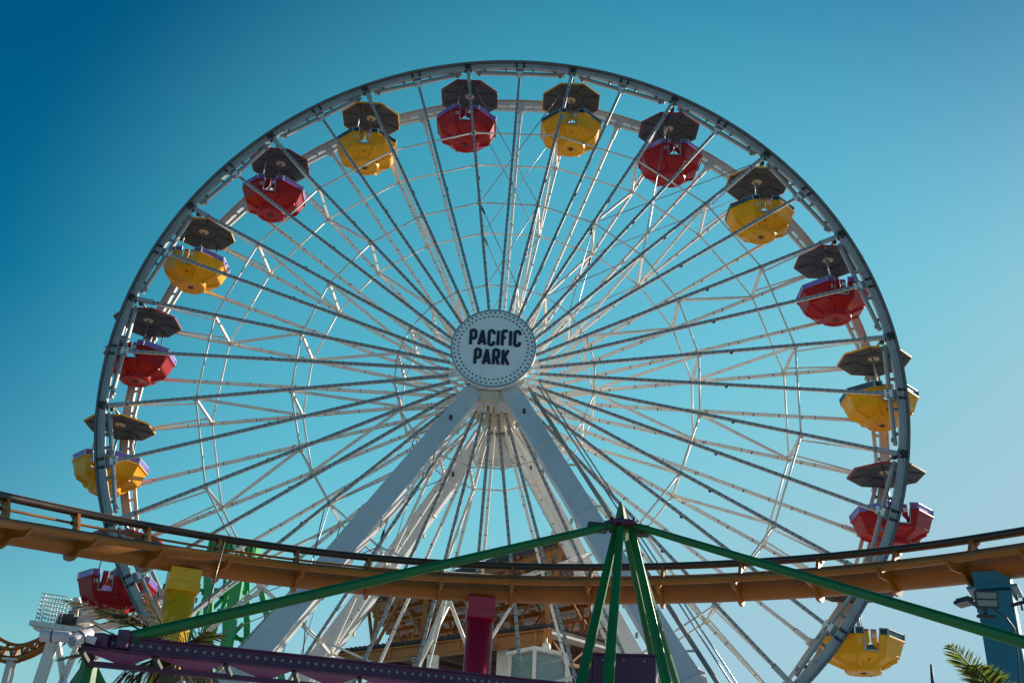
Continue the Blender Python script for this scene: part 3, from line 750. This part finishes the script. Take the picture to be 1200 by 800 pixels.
# spotlights
def spot(loc, dirv, rad, ln, label):
    s = empty('spotlight', loc); tag(s, label, 'spotlight', 'white spotlights on the purple beam end'); d = V(dirv).normalized()
    m = MB(LAMPW); m.tube([-d * ln * .5, -d * ln * .42, d * ln * .5, d * ln * .5 + d * .005], [rad * .6, rad * .85, rad, rad], 24, LAMPW, caps=True)
    m.tube([d * ln * .1, d * ln * .14], rad * 1.04, 24, DARK); m.build('housing', s)
    l = MB(DARK); l.tube([d * ln * .506, d * ln * .515], rad * .86, 24, DARK)
    x = d.cross(V((0, 0, 1))).normalized(); y = d.cross(x)
    for q in [(0, 0)] + [(cos(k * pi / 3) * .5, sin(k * pi / 3) * .5) for k in range(6)]:
        c_ = d * ln * .516 + x * q[0] * rad + y * q[1] * rad; l.tube([c_, c_ + d * .008], rad * .2, 10, LENS)
    l.build('lens', s)
    b = MB(LAMPW); b.beam(V((0, 0, 0)), V((.16, .02, -.03)), .05, .08); b.build('bracket', s)
spot(dep(96, 746, 12.9), V((-.35, -.85, -.55)), .082, .30, 'white spotlight pointing at the viewer on the left end of the purple beam')
s = spot(dep(66, 745, 12.95), V((-1, -.1, -.03)), .07, .34, 'white spotlight pointing left at the left end of the purple beam')
cb = MB(DARK); cb.tube([dep(102, 736, 12.9), dep(112, 732, 12.9), dep(122, 738, 13), dep(136, 744, 13), dep(146, 750, 12.95)], .008, 6); tag(cb.build('lamp_cable'), 'thin black cable curving from the spotlight to the purple beam', 'cable')

# purple machinery housing
pbx = dep(728, 790, 16.3); mh = empty('machinery_housing', (pbx.x, pbx.y, 0)); tag(mh, 'dark purple metal box with louvred end behind the green legs', 'machinery housing')
Rz = Matrix.Rotation(-.15, 3, 'Z'); m = MB(PUR); zc = pbx.z
m.box((.06, 0, zc - .25), (.92, .5, .95), PUR, Rz)
m.box((.06, 0, zc + .235), (.98, .54, .03), PUR, Rz); m.build('casing', mh, bevel=.012)
m = MB(PUR)
for k in range(4): m.tube([Rz @ V((-.47, -.24, 0)) + V((0, 0, zc + .1 - k * .14)), Rz @ V((-.47, .2, 0)) + V((0, 0, zc + .1 - k * .14))], .045, 10, PUR)
m.box(Rz @ V((-.43, 0, 0)) + V((0, 0, zc - .2)), (.06, .5, .85), PUR, Rz)
m.build('louvre', mh)
m = MB(STEEL)
for x in (-.3, -.05, .2, .4): m.lathe([(0, .27), (.02, .265), (.025, .25)], c=Rz @ V((x, 0, 0)) + V((0, 0, zc)), n=8)
for x in (-.3, 0, .3): m.box(Rz @ V((x + .06, -.255, 0)) + V((0, 0, zc + .15)), (.02, .01, .02), STEEL)
m.build('bolt', mh)
m = MB(PUR); m.box((0, 0, (zc - .7) / 2), (.4, .35, zc - .7), PUR); m.build('pedestal', mh)

# ------------------------------------------------------------------ sheds behind the wheel
def shed_roof(pts, z, thick=.12):
    return [V((p.x, p.y, z)) for p in pts]
Z1 = 14.0
A_, B_, C_, D_ = [atz(x, y, Z1) for x, y in ((431, 706), (656, 636), (726, 752), (486, 778))]
sh = empty('boarding_shed', (0, 16, 0)); tag(sh, 'orange steel framed shed with corrugated roof behind the lower part of the wheel', 'shed'); iv = V((0, -16, 0))
m = MB(SHEET); NX = 46
for i in range(NX):                                  # corrugated sheets with ridges running with the slope
    for j in range(10):
        q = []
        for u, v in ((i / NX, j / 10), ((i + .5) / NX, j / 10), ((i + .5) / NX, (j + .985) / 10), (i / NX, (j + .985) / 10)):
            q.append(A_.lerp(B_, u).lerp(D_.lerp(C_, u), v) + iv)
        q2 = []
        for u, v in (((i + .5) / NX, j / 10), ((i + 1) / NX, j / 10), ((i + 1) / NX, (j + .985) / 10), ((i + .5) / NX, (j + .985) / 10)):
            q2.append(A_.lerp(B_, u).lerp(D_.lerp(C_, u), v) + iv)
        m.add([q[0] + V((0, 0, .1)), q[1] + V((0, 0, .16)), q[2] + V((0, 0, .16)), q[3] + V((0, 0, .1))], [(0, 1, 2, 3)], SHEET)
        m.add([q2[0] + V((0, 0, .16)), q2[1] + V((0, 0, .1)), q2[2] + V((0, 0, .1)), q2[3] + V((0, 0, .16))], [(0, 1, 2, 3)], SHEET)
m.beam(A_ + iv + V((0, 0, .12)), B_ + iv + V((0, 0, .12)), .06, .24, ROOFD)
m.build('roof', sh)
m = MB(ORGB)
for k in range(12):                                  # rafters across
    u = k / 11; m.beam(A_.lerp(B_, u) + iv, D_.lerp(C_, u) + iv, .14, .22, ORGB)
for j in (0.02, .12, .24, .37, .5, .64, .78, .93):
    m.beam(A_.lerp(D_, j) + iv + V((0, 0, -.2)), B_.lerp(C_, j) + iv + V((0, 0, -.2)), .16, .2, ORGB)
m.build('rafter', sh)
m = MB(ORGB)
for j in (.02, .5, .93):
    for u in (.06, .35, .64, .95):
        p = A_.lerp(B_, u).lerp(D_.lerp(C_, u), j) + iv; m.beam(p, V((p.x, p.y, 0)), .2, .2, ORGB)
        for du in (-.14, .14):
            q = A_.lerp(B_, min(max(u + du, 0), 1)).lerp(D_.lerp(C_, min(max(u + du, 0), 1)), j) + iv; m.beam(p - V((0, 0, 2.2)), q - V((0, 0, .2)), .12, .12, ORGB)
p = A_ + iv; m.beam(p + V((.2, .2, -.1)), p + V((-2.0, .5, -3.2)), .14, .14, ORGB); m.beam(p + V((1.5, -.8, -3.4)), p + V((-2.0, .5, -4.2)), .1, .1, ORGB)
m.build('post', sh)
m = MB(ORGB)                                         # open web truss inside
for j, dz in ((.3, 1.6), (.55, 1.8)):
    n = 14
    m.beam(A_.lerp(D_, j) + iv - V((0, 0, dz)), B_.lerp(C_, j) + iv - V((0, 0, dz)), .12, .12, ORGB)
    for k in range(n):
        a, b_ = A_.lerp(D_, j), B_.lerp(C_, j)
        m.beam(a.lerp(b_, k / n) + iv - V((0, 0, .2 if k % 2 else dz)), a.lerp(b_, (k + 1) / n) + iv - V((0, 0, dz if k % 2 else .2)), .08, .08, ORGB)
m.build('truss', sh)

Z2 = 10.6
K = atz(642, 736, Z2); LF = atz(395, 766, Z2); RG = atz(740, 764, Z2)
ld = empty('entrance_shelter', (K.x, K.y, 0)); tag(ld, 'low shelter with long orange beam, dark ribbed roof edge and open soffit behind the spokes', 'shelter'); iv = -V(ld.location)
ul = (LF - K).normalized(); ur = (RG - K).normalized(); LL = (LF - K).length; LR = 9.0
m = MB(ORGB)
def ibeam(a, b, hh, ww):
    m.beam(a, b, .05, hh, ORGB); m.beam(a + V((0, 0, hh / 2)), b + V((0, 0, hh / 2)), ww, .05, ORGB); m.beam(a - V((0, 0, hh / 2)), b - V((0, 0, hh / 2)), ww, .05, ORGB)
ibeam(K + iv - V((0, 0, .28)), K + ul * LL * 1.1 + iv - V((0, 0, .28)), .46, .26)
for k in range(6): m.beam(K + ul * (LL * (k + .3) / 6) + iv - V((0, 0, .06)), K + ul * (LL * (k + .3) / 6) + iv - V((0, 0, .52)), .1, .2, ORGB)
m.box(K + iv - V((0, 0, .3)), (.3, .3, .55), ORGB)
m.build('beam', ld)
m = MB(ORGB)
a, b_ = K + iv - V((0, 0, .12)), K + ur * LR + iv - V((0, 0, .12)); m.beam(a, b_, .1, .12, WHITE); m.beam(a - V((0, 0, .9)), b_ - V((0, 0, .9)), .14, .12, ORGB)
m.box(a - V((0, 0, .9)), (.35, .35, .4), ORGB)
for k in range(8): m.beam(a.lerp(b_, k / 8) - V((0, 0, .9 if k % 2 else .05)), a.lerp(b_, (k + 1) / 8) - V((0, 0, .05 if k % 2 else .9)), .07, .07, ORGB)
for k in range(8): m.beam(a.lerp(b_, k / 8), a.lerp(b_, k / 8) - V((0, 0, .9)), .06, .06, ORGB)
m.build('truss', ld)
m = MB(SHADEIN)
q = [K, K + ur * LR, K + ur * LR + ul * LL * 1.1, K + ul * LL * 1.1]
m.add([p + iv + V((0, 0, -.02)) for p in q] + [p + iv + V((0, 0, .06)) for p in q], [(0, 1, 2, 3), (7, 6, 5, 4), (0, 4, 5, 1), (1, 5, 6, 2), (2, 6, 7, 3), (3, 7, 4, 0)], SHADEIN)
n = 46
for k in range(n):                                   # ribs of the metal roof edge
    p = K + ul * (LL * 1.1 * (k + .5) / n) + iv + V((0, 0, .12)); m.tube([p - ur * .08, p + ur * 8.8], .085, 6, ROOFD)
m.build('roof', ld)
m = MB(ORGB)
for k in range(7): p = K + ul * (LL * k / 6) + iv - V((0, 0, .25)); m.beam(p, p + ur * LR, .12, .18, SHADEIN)
m.build('joist', ld)
m = MB(WHITE)
for u, v in ((.16, .9), (.66, .9), (.16, 6), (.66, 6), (1.02, .9)):
    p = K + ul * LL * u + ur * v + iv; m.beam(p - V((0, 0, .2)), V((p.x, p.y, 0)), .38, .38, WHITE)
for (px_, py_) in ((590, 752), (508, 768)):
    p = at(px_, py_, K.y + 2.2) + iv; m.beam(p, V((p.x, p.y, 0)), .42, .42, WHITE)
m.build('post', ld)
m = MB(SHADEIN); bw = K + ur * 8.6 + iv; m.beam(V((bw.x, bw.y, 5.2)), V((bw.x, bw.y, 5.2)) + V((ul.x, ul.y, 0)) * LL, .2, 10.3, SHADEIN, up=V((0, 0, 1))); m.build('wall', ld)  # back wall in the same interior shade colour

for (px, py, lab) in ((574, 757, 'small black floodlight on the white post left of the glass booth'), (486, 772, 'small black floodlight under the shelter beam at its left part')):
    P = at(px, py, K.y + 1.2); f = floodlight(P, V((.2, -1, -.5)), lab, .34, .24); b = MB(DARK); b.beam((0, .05, 0), (.2, .3, .1), .05, .05); b.build('bracket', f)

# glass booth
bt0 = at(630, 800, 6.4); bo = empty('operator_booth', (bt0.x, bt0.y, 0)); tag(bo, 'white framed glass operator booth with a small dome on its roof under the shelter', 'booth')
zt_ = at(630, 768, 6.4).z; Rb = Matrix.Rotation(radians(38), 3, 'Z'); wB = 1.35
m = MB(WHITE)
for sx in (-1, 1):
    for sy in (-1, 1): m.beam(Rb @ V((sx * wB / 2, sy * wB / 2, 0)) + V((0, 0, 0)), Rb @ V((sx * wB / 2, sy * wB / 2, zt_)), .12, .12, WHITE)
m.box((0, 0, zt_ + .04), (wB + .2, wB + .2, .12), WHITE, Rb); m.box((0, 0, zt_ - 2.4), (wB + .02, wB + .02, .1), WHITE, Rb)
m.build('frame', bo)
m = MB(GLASS)
for a in range(4):
    R2 = Matrix.Rotation(a * pi / 2, 3, 'Z'); m.box(Rb @ R2 @ V((0, wB / 2 - .02, 0)) + V((0, 0, zt_ - 1.2)), (wB - .14, .02, 2.2), GLASS, Rb @ R2)
m.build('glass', bo)
m = MB(DARK)
for k in range(5):
    for s in (-.45, .45): m.box(Rb @ V((wB / 2 + .0, s, 0)) + V((0, 0, zt_ - .35 - k * .22)), (.03, .06, .10), DARK, Rb)
m.build('latch', bo)
m = MB(WHITE); m.box((0, 0, (zt_ - 2.4) / 2), (wB, wB, zt_ - 2.5), WHITE, Rb); m.build('plinth', bo)
dmc = MB(WHITE); pd = at(640, 758, 6.0); dmc.tube([(0, 0, -.25), (0, 0, .3)], .04, 8); dmc.lathe([(0, -.2), (.12, -.16), (.16, 0), (.12, .12), (0, .16)], n=20)
dmo = dmc.build('dome_camera', loc=(pd.x, pd.y, pd.z)); tag(dmo, 'white dome camera hanging above the glass booth', 'camera')

# ------------------------------------------------------------------ green tower, left background
gt = empty('green_ride_tower', (at(275, 700, 9).x, 9, 0)); tag(gt, 'green lattice steel tower behind the track at the left, with a wide top plate', 'ride tower'); iv = -V(gt.location)
Y = 9
m = MB(GRN2)
zt = at(270, 640, Y).z
for (x0, y0, x1, y1, w, yy) in ((245, 660, 243, 800, .34, 0), (264, 660, 262, 800, .14, 1.6), (282, 660, 258, 800, .42, 0), (290, 662, 289, 760, .22, 1.6), (298, 655, 345, 860, .34, 0), (252, 668, 232, 720, .16, .8), (276, 668, 258, 720, .14, .8)):
    a, b_ = at(x0, y0, Y + yy), at(x1, y1, Y + yy); b_ = a + (b_ - a) * (a.z / (a.z - b_.z)); m.beam(a + iv, b_ + iv, w, w * .6, GRN2)
m.build('leg', gt)
m = MB(GRN2)
for (x0, y0, x1, y1) in ((232, 690, 262, 700), (262, 672, 285, 690), (250, 745, 300, 750), (262, 700, 285, 722), (240, 722, 262, 700), (262, 730, 290, 758), (245, 690, 290, 694), (262, 755, 285, 730), (255, 715, 285, 715), (243, 770, 300, 772)):
    m.beam(at(x0, y0, Y + .8) + iv, at(x1, y1, Y + .8) + iv, .12, .12, GRN2)
m.build('brace', gt)
m = MB(GRN2); c0, c1 = at(247, 644, Y), at(302, 652, Y)
m.beam(c0 + iv, c1 + iv, .9, .75, GRN2); m.beam(c0 + iv + V((0, 0, .42)), c1 + iv + V((0, 0, .42)), 1.1, .1, GRN2)
for k in range(12): p = c0.lerp(c1, (k + .5) / 12) + iv; m.box(p + V((0, -.5, 0)), (.07, .12, .7), GRN2)
m.build('top_plate', gt)

# ------------------------------------------------------------------ white service platform with cage, far coaster
sp_ = empty('service_platform', (at(70, 720, 2).x, 2, 0)); tag(sp_, 'white steel service boom ending in a wire cage platform at the lower left', 'platform'); iv = -V(sp_.location); Y = 2
m = MB(WHITE); a, b_ = at(42, 733, Y), at(100, 742, Y)
m.beam(a + iv, b_ + iv, 1.0, .14, WHITE); m.beam(at(45, 737, Y) + iv, at(120, 752, Y) + iv, .7, .12, WHITE)
m.build('deck', sp_)
m = MB(STEEL); c0, c1 = at(40, 732, Y - .4), at(69, 736, Y - .4); hgt = .95
for yy in (0, .9):
    o_ = V((0, yy, 0))
    for k in range(9): m.tube([c0.lerp(c1, k / 8) + iv + o_, c0.lerp(c1, k / 8) + iv + o_ + V((0, 0, hgt))], .014, 6, WHITE)
    for k in range(9): z = V((0, 0, hgt * k / 8)); m.tube([c0 + iv + o_ + z, c1 + iv + o_ + z], .012, 6, STEEL)
for k in range(9): z = V((0, 0, hgt * k / 8)); m.tube([c0 + iv + z, c0 + iv + z + V((0, .9, 0))], .012, 6, STEEL); m.tube([c1 + iv + z, c1 + iv + z + V((0, .9, 0))], .012, 6, STEEL)
m.build('cage', sp_)
m = MB(WHITE)
m.beam(at(78, 730, Y) + iv, at(190, 704, Y + 1) + iv, .18, .22, WHITE); m.beam(at(90, 742, Y) + iv, at(190, 716, Y + 1) + iv, .18, .22, WHITE)
for k in range(6):
    p0 = at(84, 730, Y).lerp(at(190, 704, Y + 1), k / 6); p1 = at(92, 742, Y).lerp(at(190, 716, Y + 1), (k + .7) / 6); m.beam(p0 + iv, p1 + iv, .09, .09, WHITE)
m.box(at(80, 727, Y) + iv, (.5, .5, .3), DARK); m.box(at(74, 732, Y) + iv, (.35, .4, .3), WHITE)
m.build('boom', sp_)
m = MB(WHITE)
for (x0, y0, x1, y1, w) in ((62, 752, 46, 800, .32), (68, 752, 75, 800, .2), (90, 700, 86, 735, .18), (92, 702, 100, 728, .14), (108, 708, 96, 745, .4), (96, 745, 72, 800, .2)):
    a, b_ = at(x0, y0, Y + .6), at(x1, y1, Y + .6)
    if y1 == 800: b_ = a + (b_ - a) * (a.z / (a.z - b_.z))
    m.beam(a + iv, b_ + iv, w, w * .7, WHITE)
m.build('leg', sp_)

def small_track(pts, name_label, Y, gauge=.55, rad=.06):
    P = [at(x, y, Y) for x, y in pts]; P = catmull(P, 8); o = empty('distant_track', (P[0].x, P[0].y, 0)); tag(o, name_label, 'coaster track'); iv = -V(o.location)
    m = MB(ORG); m.tube([p + iv for p in P], rad * 2.2, 12, ORG); m.build('spine', o)
    for s in (-1, 1):
        m = MB(ORG); m.tube([p + iv + V((0, s * gauge / 2, .42 + s * .12)) for p in P], rad, 10, ORG); m.build('rail', o)
    for i in range(2, len(P), 5):
        m = MB(ORG); p = P[i] + iv
        for s in (-1, 1): m.beam(p, p + V((0, s * gauge / 2, .42 + s * .12)), .08, .14, ORG)
        m.build('tie', o)
    return o
small_track([(-40, 740), (-10, 765), (12, 773), (32, 768), (48, 760), (62, 748), (75, 735)], 'small distant orange coaster track dipping at the lower left corner', 6)
small_track([(70, 744), (85, 728), (100, 712), (118, 696), (135, 680), (150, 668)], 'distant orange coaster track climbing behind the red gondola at the left', 10)
m = MB(WHITE); p = at(14, 774, 6); q = at(5, 810, 6); q = p + (q - p) * (p.z / (p.z - q.z)); m.tube([V((0, 0, 0)), q - p], .17, 16); m.box((0, 0, .03), (.5, .5, .06)); o = m.build('track_pillar', loc=p); tag(o, 'white leaning pillar holding up the small distant orange track', 'pillar')

# ------------------------------------------------------------------ palms
def frond(mb, base, dirv, L, droop, n, ll, mat, lw=.022, wild=.15, up=V((0, 0, 1)), rach=.018, sag=.35):
    base = V(base); d = V(dirv).normalized(); side = d.cross(up).normalized(); p = base; step = L / n; pts = [p.copy()]
    for i in range(n):
        d = (d + V((0, 0, -droop / n))).normalized(); p = p + d * step; pts.append(p.copy())
    mb.tube(pts, [rach * (1 - .8 * i / n) for i in range(n + 1)], 5, mat)
    for i in range(2, n):
        t = i / n; d = (pts[min(i + 1, n)] - pts[i - 1]).normalized(); side = d.cross(up).normalized(); nn = side.cross(d)
        l_ = ll * (sin(pi * min(t * .9 + .12, 1)) ** .6) * random.uniform(.85, 1.1)
        for s in (-1, 1):
            if random.random() < .04: continue
            v = (d * random.uniform(.55, .75) + side * s * random.uniform(.75, .95) + nn * random.uniform(-.1, .25) + V((random.uniform(-wild, wild), random.uniform(-wild, wild), random.uniform(-wild, wild)))).normalized()
            q0 = pts[i]; q1 = q0 + v * l_ * .55 + V((0, 0, -sag * .10 * l_)); q2 = q0 + v * l_ + V((0, 0, -sag * .45 * l_)); w = (d * .8 + nn * .6).normalized() * lw
            mb.add([q0 - w * .5, q0 + w * .5, q1 + w, q1 - w, q2], [(0, 1, 2, 3), (3, 2, 4)], mat)
def palm(loc, fr_list, label, crown_dry=0, trunk_r=.16, mat=LEAF):
    b = empty('palm_tree', (loc.x, loc.y, 0)); tag(b, label, 'palm tree'); iv = -V(b.location)
    t = MB(BARK); n = 26; rs = []; ps = []
    for i in range(n + 1): ps.append(V((0, 0, loc.z * i / n - .15 * (i / n))));  rs.append(trunk_r * (1.15 - .25 * i / n + (.07 if i % 2 else 0)))
    t.tube(ps, rs, 14, BARK); t.build('trunk', b)
    c = MB(mat)
    for f in fr_list:
        px = V(f['dir']); frond(c, loc + iv + V(f.get('off', (0, 0, 0))), px, f['L'], f['droop'], f.get('n', 34), f['ll'], f.get('mat', mat), wild=f.get('wild', .12), lw=f.get('lw', .02), sag=f.get('sag', .35))
    c.build('crown', b)
    return b
lp = dep(205, 770, 14.4)
F = []
def toward(x, y, d): return (dep(x, y, d) - lp)
for (x, y, dd, dr, L) in ((118, 685, 14.0, .55, 1.75), (95, 712, 14.2, .7, 1.7), (80, 740, 14.3, .5, 1.5), (150, 690, 14.0, .6, 1.3), (130, 660, 14.8, .9, 1.2), (175, 672, 14.4, .5, .95), (250, 712, 14.5, .9, .6), (262, 715, 14.6, .9, .7), (270, 745, 14.3, 1.1, .7), (150, 722, 13.9, 1.0, 1.1)):
    F.append(dict(dir=toward(x, y, dd), L=L, droop=dr, ll=.34, n=36, wild=.2, mat=LEAF if random.random() < .35 else LEAFD, lw=.012))
for (x, y, dd) in ((110, 760, 14.4), (135, 780, 14.3), (170, 800, 14.5), (200, 815, 14.2), (240, 810, 14.6), (262, 790, 14.4), (225, 820, 14.9), (285, 775, 14.6), (185, 790, 15.2), (150, 795, 15.2)):
    F.append(dict(dir=toward(x, y, dd), L=.95, droop=1.3, ll=.34, n=30, wild=.3, mat=LEAFD, lw=.011, sag=1.2))
palm(lp, F, 'dark shaggy palm with dry hanging fronds around the yellow column at the left', mat=LEAFD)
rp = dep(1182, 838, 14.3)
def tw(x, y, d): return dep(x + 10, y + 6, d) - rp
F = []
for (x, y, dd, dr, L, sg2) in ((1138, 768, 14.2, .5, 1.0, .2), (1118, 752, 14.5, .45, 1.15, .2), (1190, 785, 14.1, .9, .85, .4), (1225, 800, 14.4, .8, 1.0, .4), (1120, 815, 14.3, 1.0, .9, .5), (1160, 790, 13.5, 1.0, .9, .4), (1200, 830, 14.0, 1.2, .9, .5), (1150, 860, 14.0, 1.4, .9, .5), (1180, 800, 15.2, .7, .9, .4)):
    F.append(dict(dir=tw(x, y, dd), L=L, droop=dr, ll=.38, n=70, wild=.08, mat=LEAF, lw=.011, sag=sg2))
palm(rp, F, 'bright green palm with feathery fronds in the lower right corner beside the teal column')

m = MB(DARK); p = at(1093, 800, 6); top_ = at(1091, 778, 6); m.tube([V((0, 0, -p.z)), V((0, 0, 0)), top_ - p], [.09, .06, .035], 8); o = m.build('thin_mast', loc=p); tag(o, 'thin dark mast poking up at the lower right between gondola and palm', 'mast')

# loose cables crossing the left part of the wheel
for pts, lab in ((([(318, 598, -1.0), (308, 640, -1.2), (299, 700, -1.4), (292, 780, -1.6)]), 'thin dark cable hanging from the left side of the wheel'),):
    cb = MB(DARK); P = [at(x + 62, y - 2, yy) for x, y, yy in pts]; cb.tube(P, .014, 6); tag(cb.build('loose_cable'), lab, 'cable')
cb = MB(ORGD); cb.tube([dep(263, 634, 18.5), dep(250, 685, 18.2), dep(236, 740, 17.8), dep(229, 775, 17.5)], .014, 6); tag(cb.build('guy_wire'), 'thin rusty wire running down from the track beside the yellow column', 'wire')

# ------------------------------------------------------------------ ground, sea, sky
def ground(name, size, z, col, col2, scale, rough):
    m = MB(); m.add([(-size, -size, z), (size, -size, z), (size, size, z), (-size, size, z)], [(0, 1, 2, 3)])
    mt = paint(name + '_surface', col, rough, .8, col2, scale, bump=.3); m.mats = [mt]; return tag(m.build(name), kind='structure')
ground('sea', 12000, -3.0, (0.02, 0.06, 0.075), (0.01, 0.035, 0.05), .02, .15)
m = MB(paint('deck_planks', (0.36, 0.37, 0.38), .8, .5, (0.22, 0.22, 0.23), 1.5, bump=.3)); m.box((0, 5, -.15), (90, 110, .3)); 
tag(m.build('pier_deck'), kind='structure')

w = bpy.data.worlds.new('World'); sc.world = w; w.use_nodes = True; N = w.node_tree.nodes; L = w.node_tree.links
SUN_DIR = V((1, .85, .53)).normalized()
el = math.asin(SUN_DIR.z); az = atan2(SUN_DIR.x, SUN_DIR.y)
sky = N.new('ShaderNodeTexSky'); sky.sky_type = 'NISHITA'; sky.sun_disc = False; sky.sun_elevation = el; sky.sun_rotation = az
sky.altitude = 10; sky.air_density = 1.0; sky.dust_density = 0.3; sky.ozone_density = 2.0
def mth(op, a, b):
    n = N.new('ShaderNodeMath'); n.operation = op; n.inputs[2].default_value = .22
    for i, v in enumerate((a, b)):
        if isinstance(v, (int, float)): n.inputs[i].default_value = v
        else: L.new(v, n.inputs[i])
    return n.outputs[0]
tcw = N.new('ShaderNodeTexCoord'); dp = N.new('ShaderNodeVectorMath'); dp.operation = 'DOT_PRODUCT'
L.new(tcw.outputs['Generated'], dp.inputs[0]); dp.inputs[1].default_value = V((-.0, .90, .36)).normalized()   # broad glow added to brighten the sky behind the wheel
mr = N.new('ShaderNodeMapRange'); mr.interpolation_type = 'SMOOTHERSTEP'; mr.inputs['From Min'].default_value = .84; mr.inputs['From Max'].default_value = 1.0
L.new(dp.outputs['Value'], mr.inputs['Value'])
sx = N.new('ShaderNodeSeparateColor'); cx = N.new('ShaderNodeCombineColor'); L.new(sky.outputs[0], sx.inputs[0])
EXPO = .60
for ch, (g_, a_, o_, c_, glow_) in enumerate(((1.9, 3.8, -.058, .36, .06), (1.75, 3.0, 0, .59, .21), (1.40, 1.55, 0, .70, .18))):
    v = mth('MULTIPLY', sx.outputs[ch], .1); v = mth('POWER', v, g_); v = mth('MULTIPLY', v, a_); v = mth('ADD', v, o_); v = mth('MAXIMUM', v, 0); v = mth('ADD', v, mth('MULTIPLY', mr.outputs['Result'], glow_)); v = mth('SMOOTH_MIN', v, c_)
    L.new(mth('MULTIPLY', v, 10 / 2 ** EXPO), cx.inputs[ch])
bg = N['Background']; bg.inputs['Strength'].default_value = 0.10; L.new(cx.outputs[0], bg.inputs['Color'])
sd = bpy.data.lights.new('sun', 'SUN'); sd.energy = 5.0; sd.angle = radians(.5); sd.color = (1, .90, .74)
so = bpy.data.objects.new('sun', sd); COL.objects.link(so); so.rotation_euler = SUN_DIR.to_track_quat('Z', 'Y').to_euler()
vs_ = sc.view_settings; vs_.view_transform = 'Standard'; vs_.look = 'None'; vs_.exposure = EXPO; vs_.gamma = 1; vs_.use_curve_mapping = False
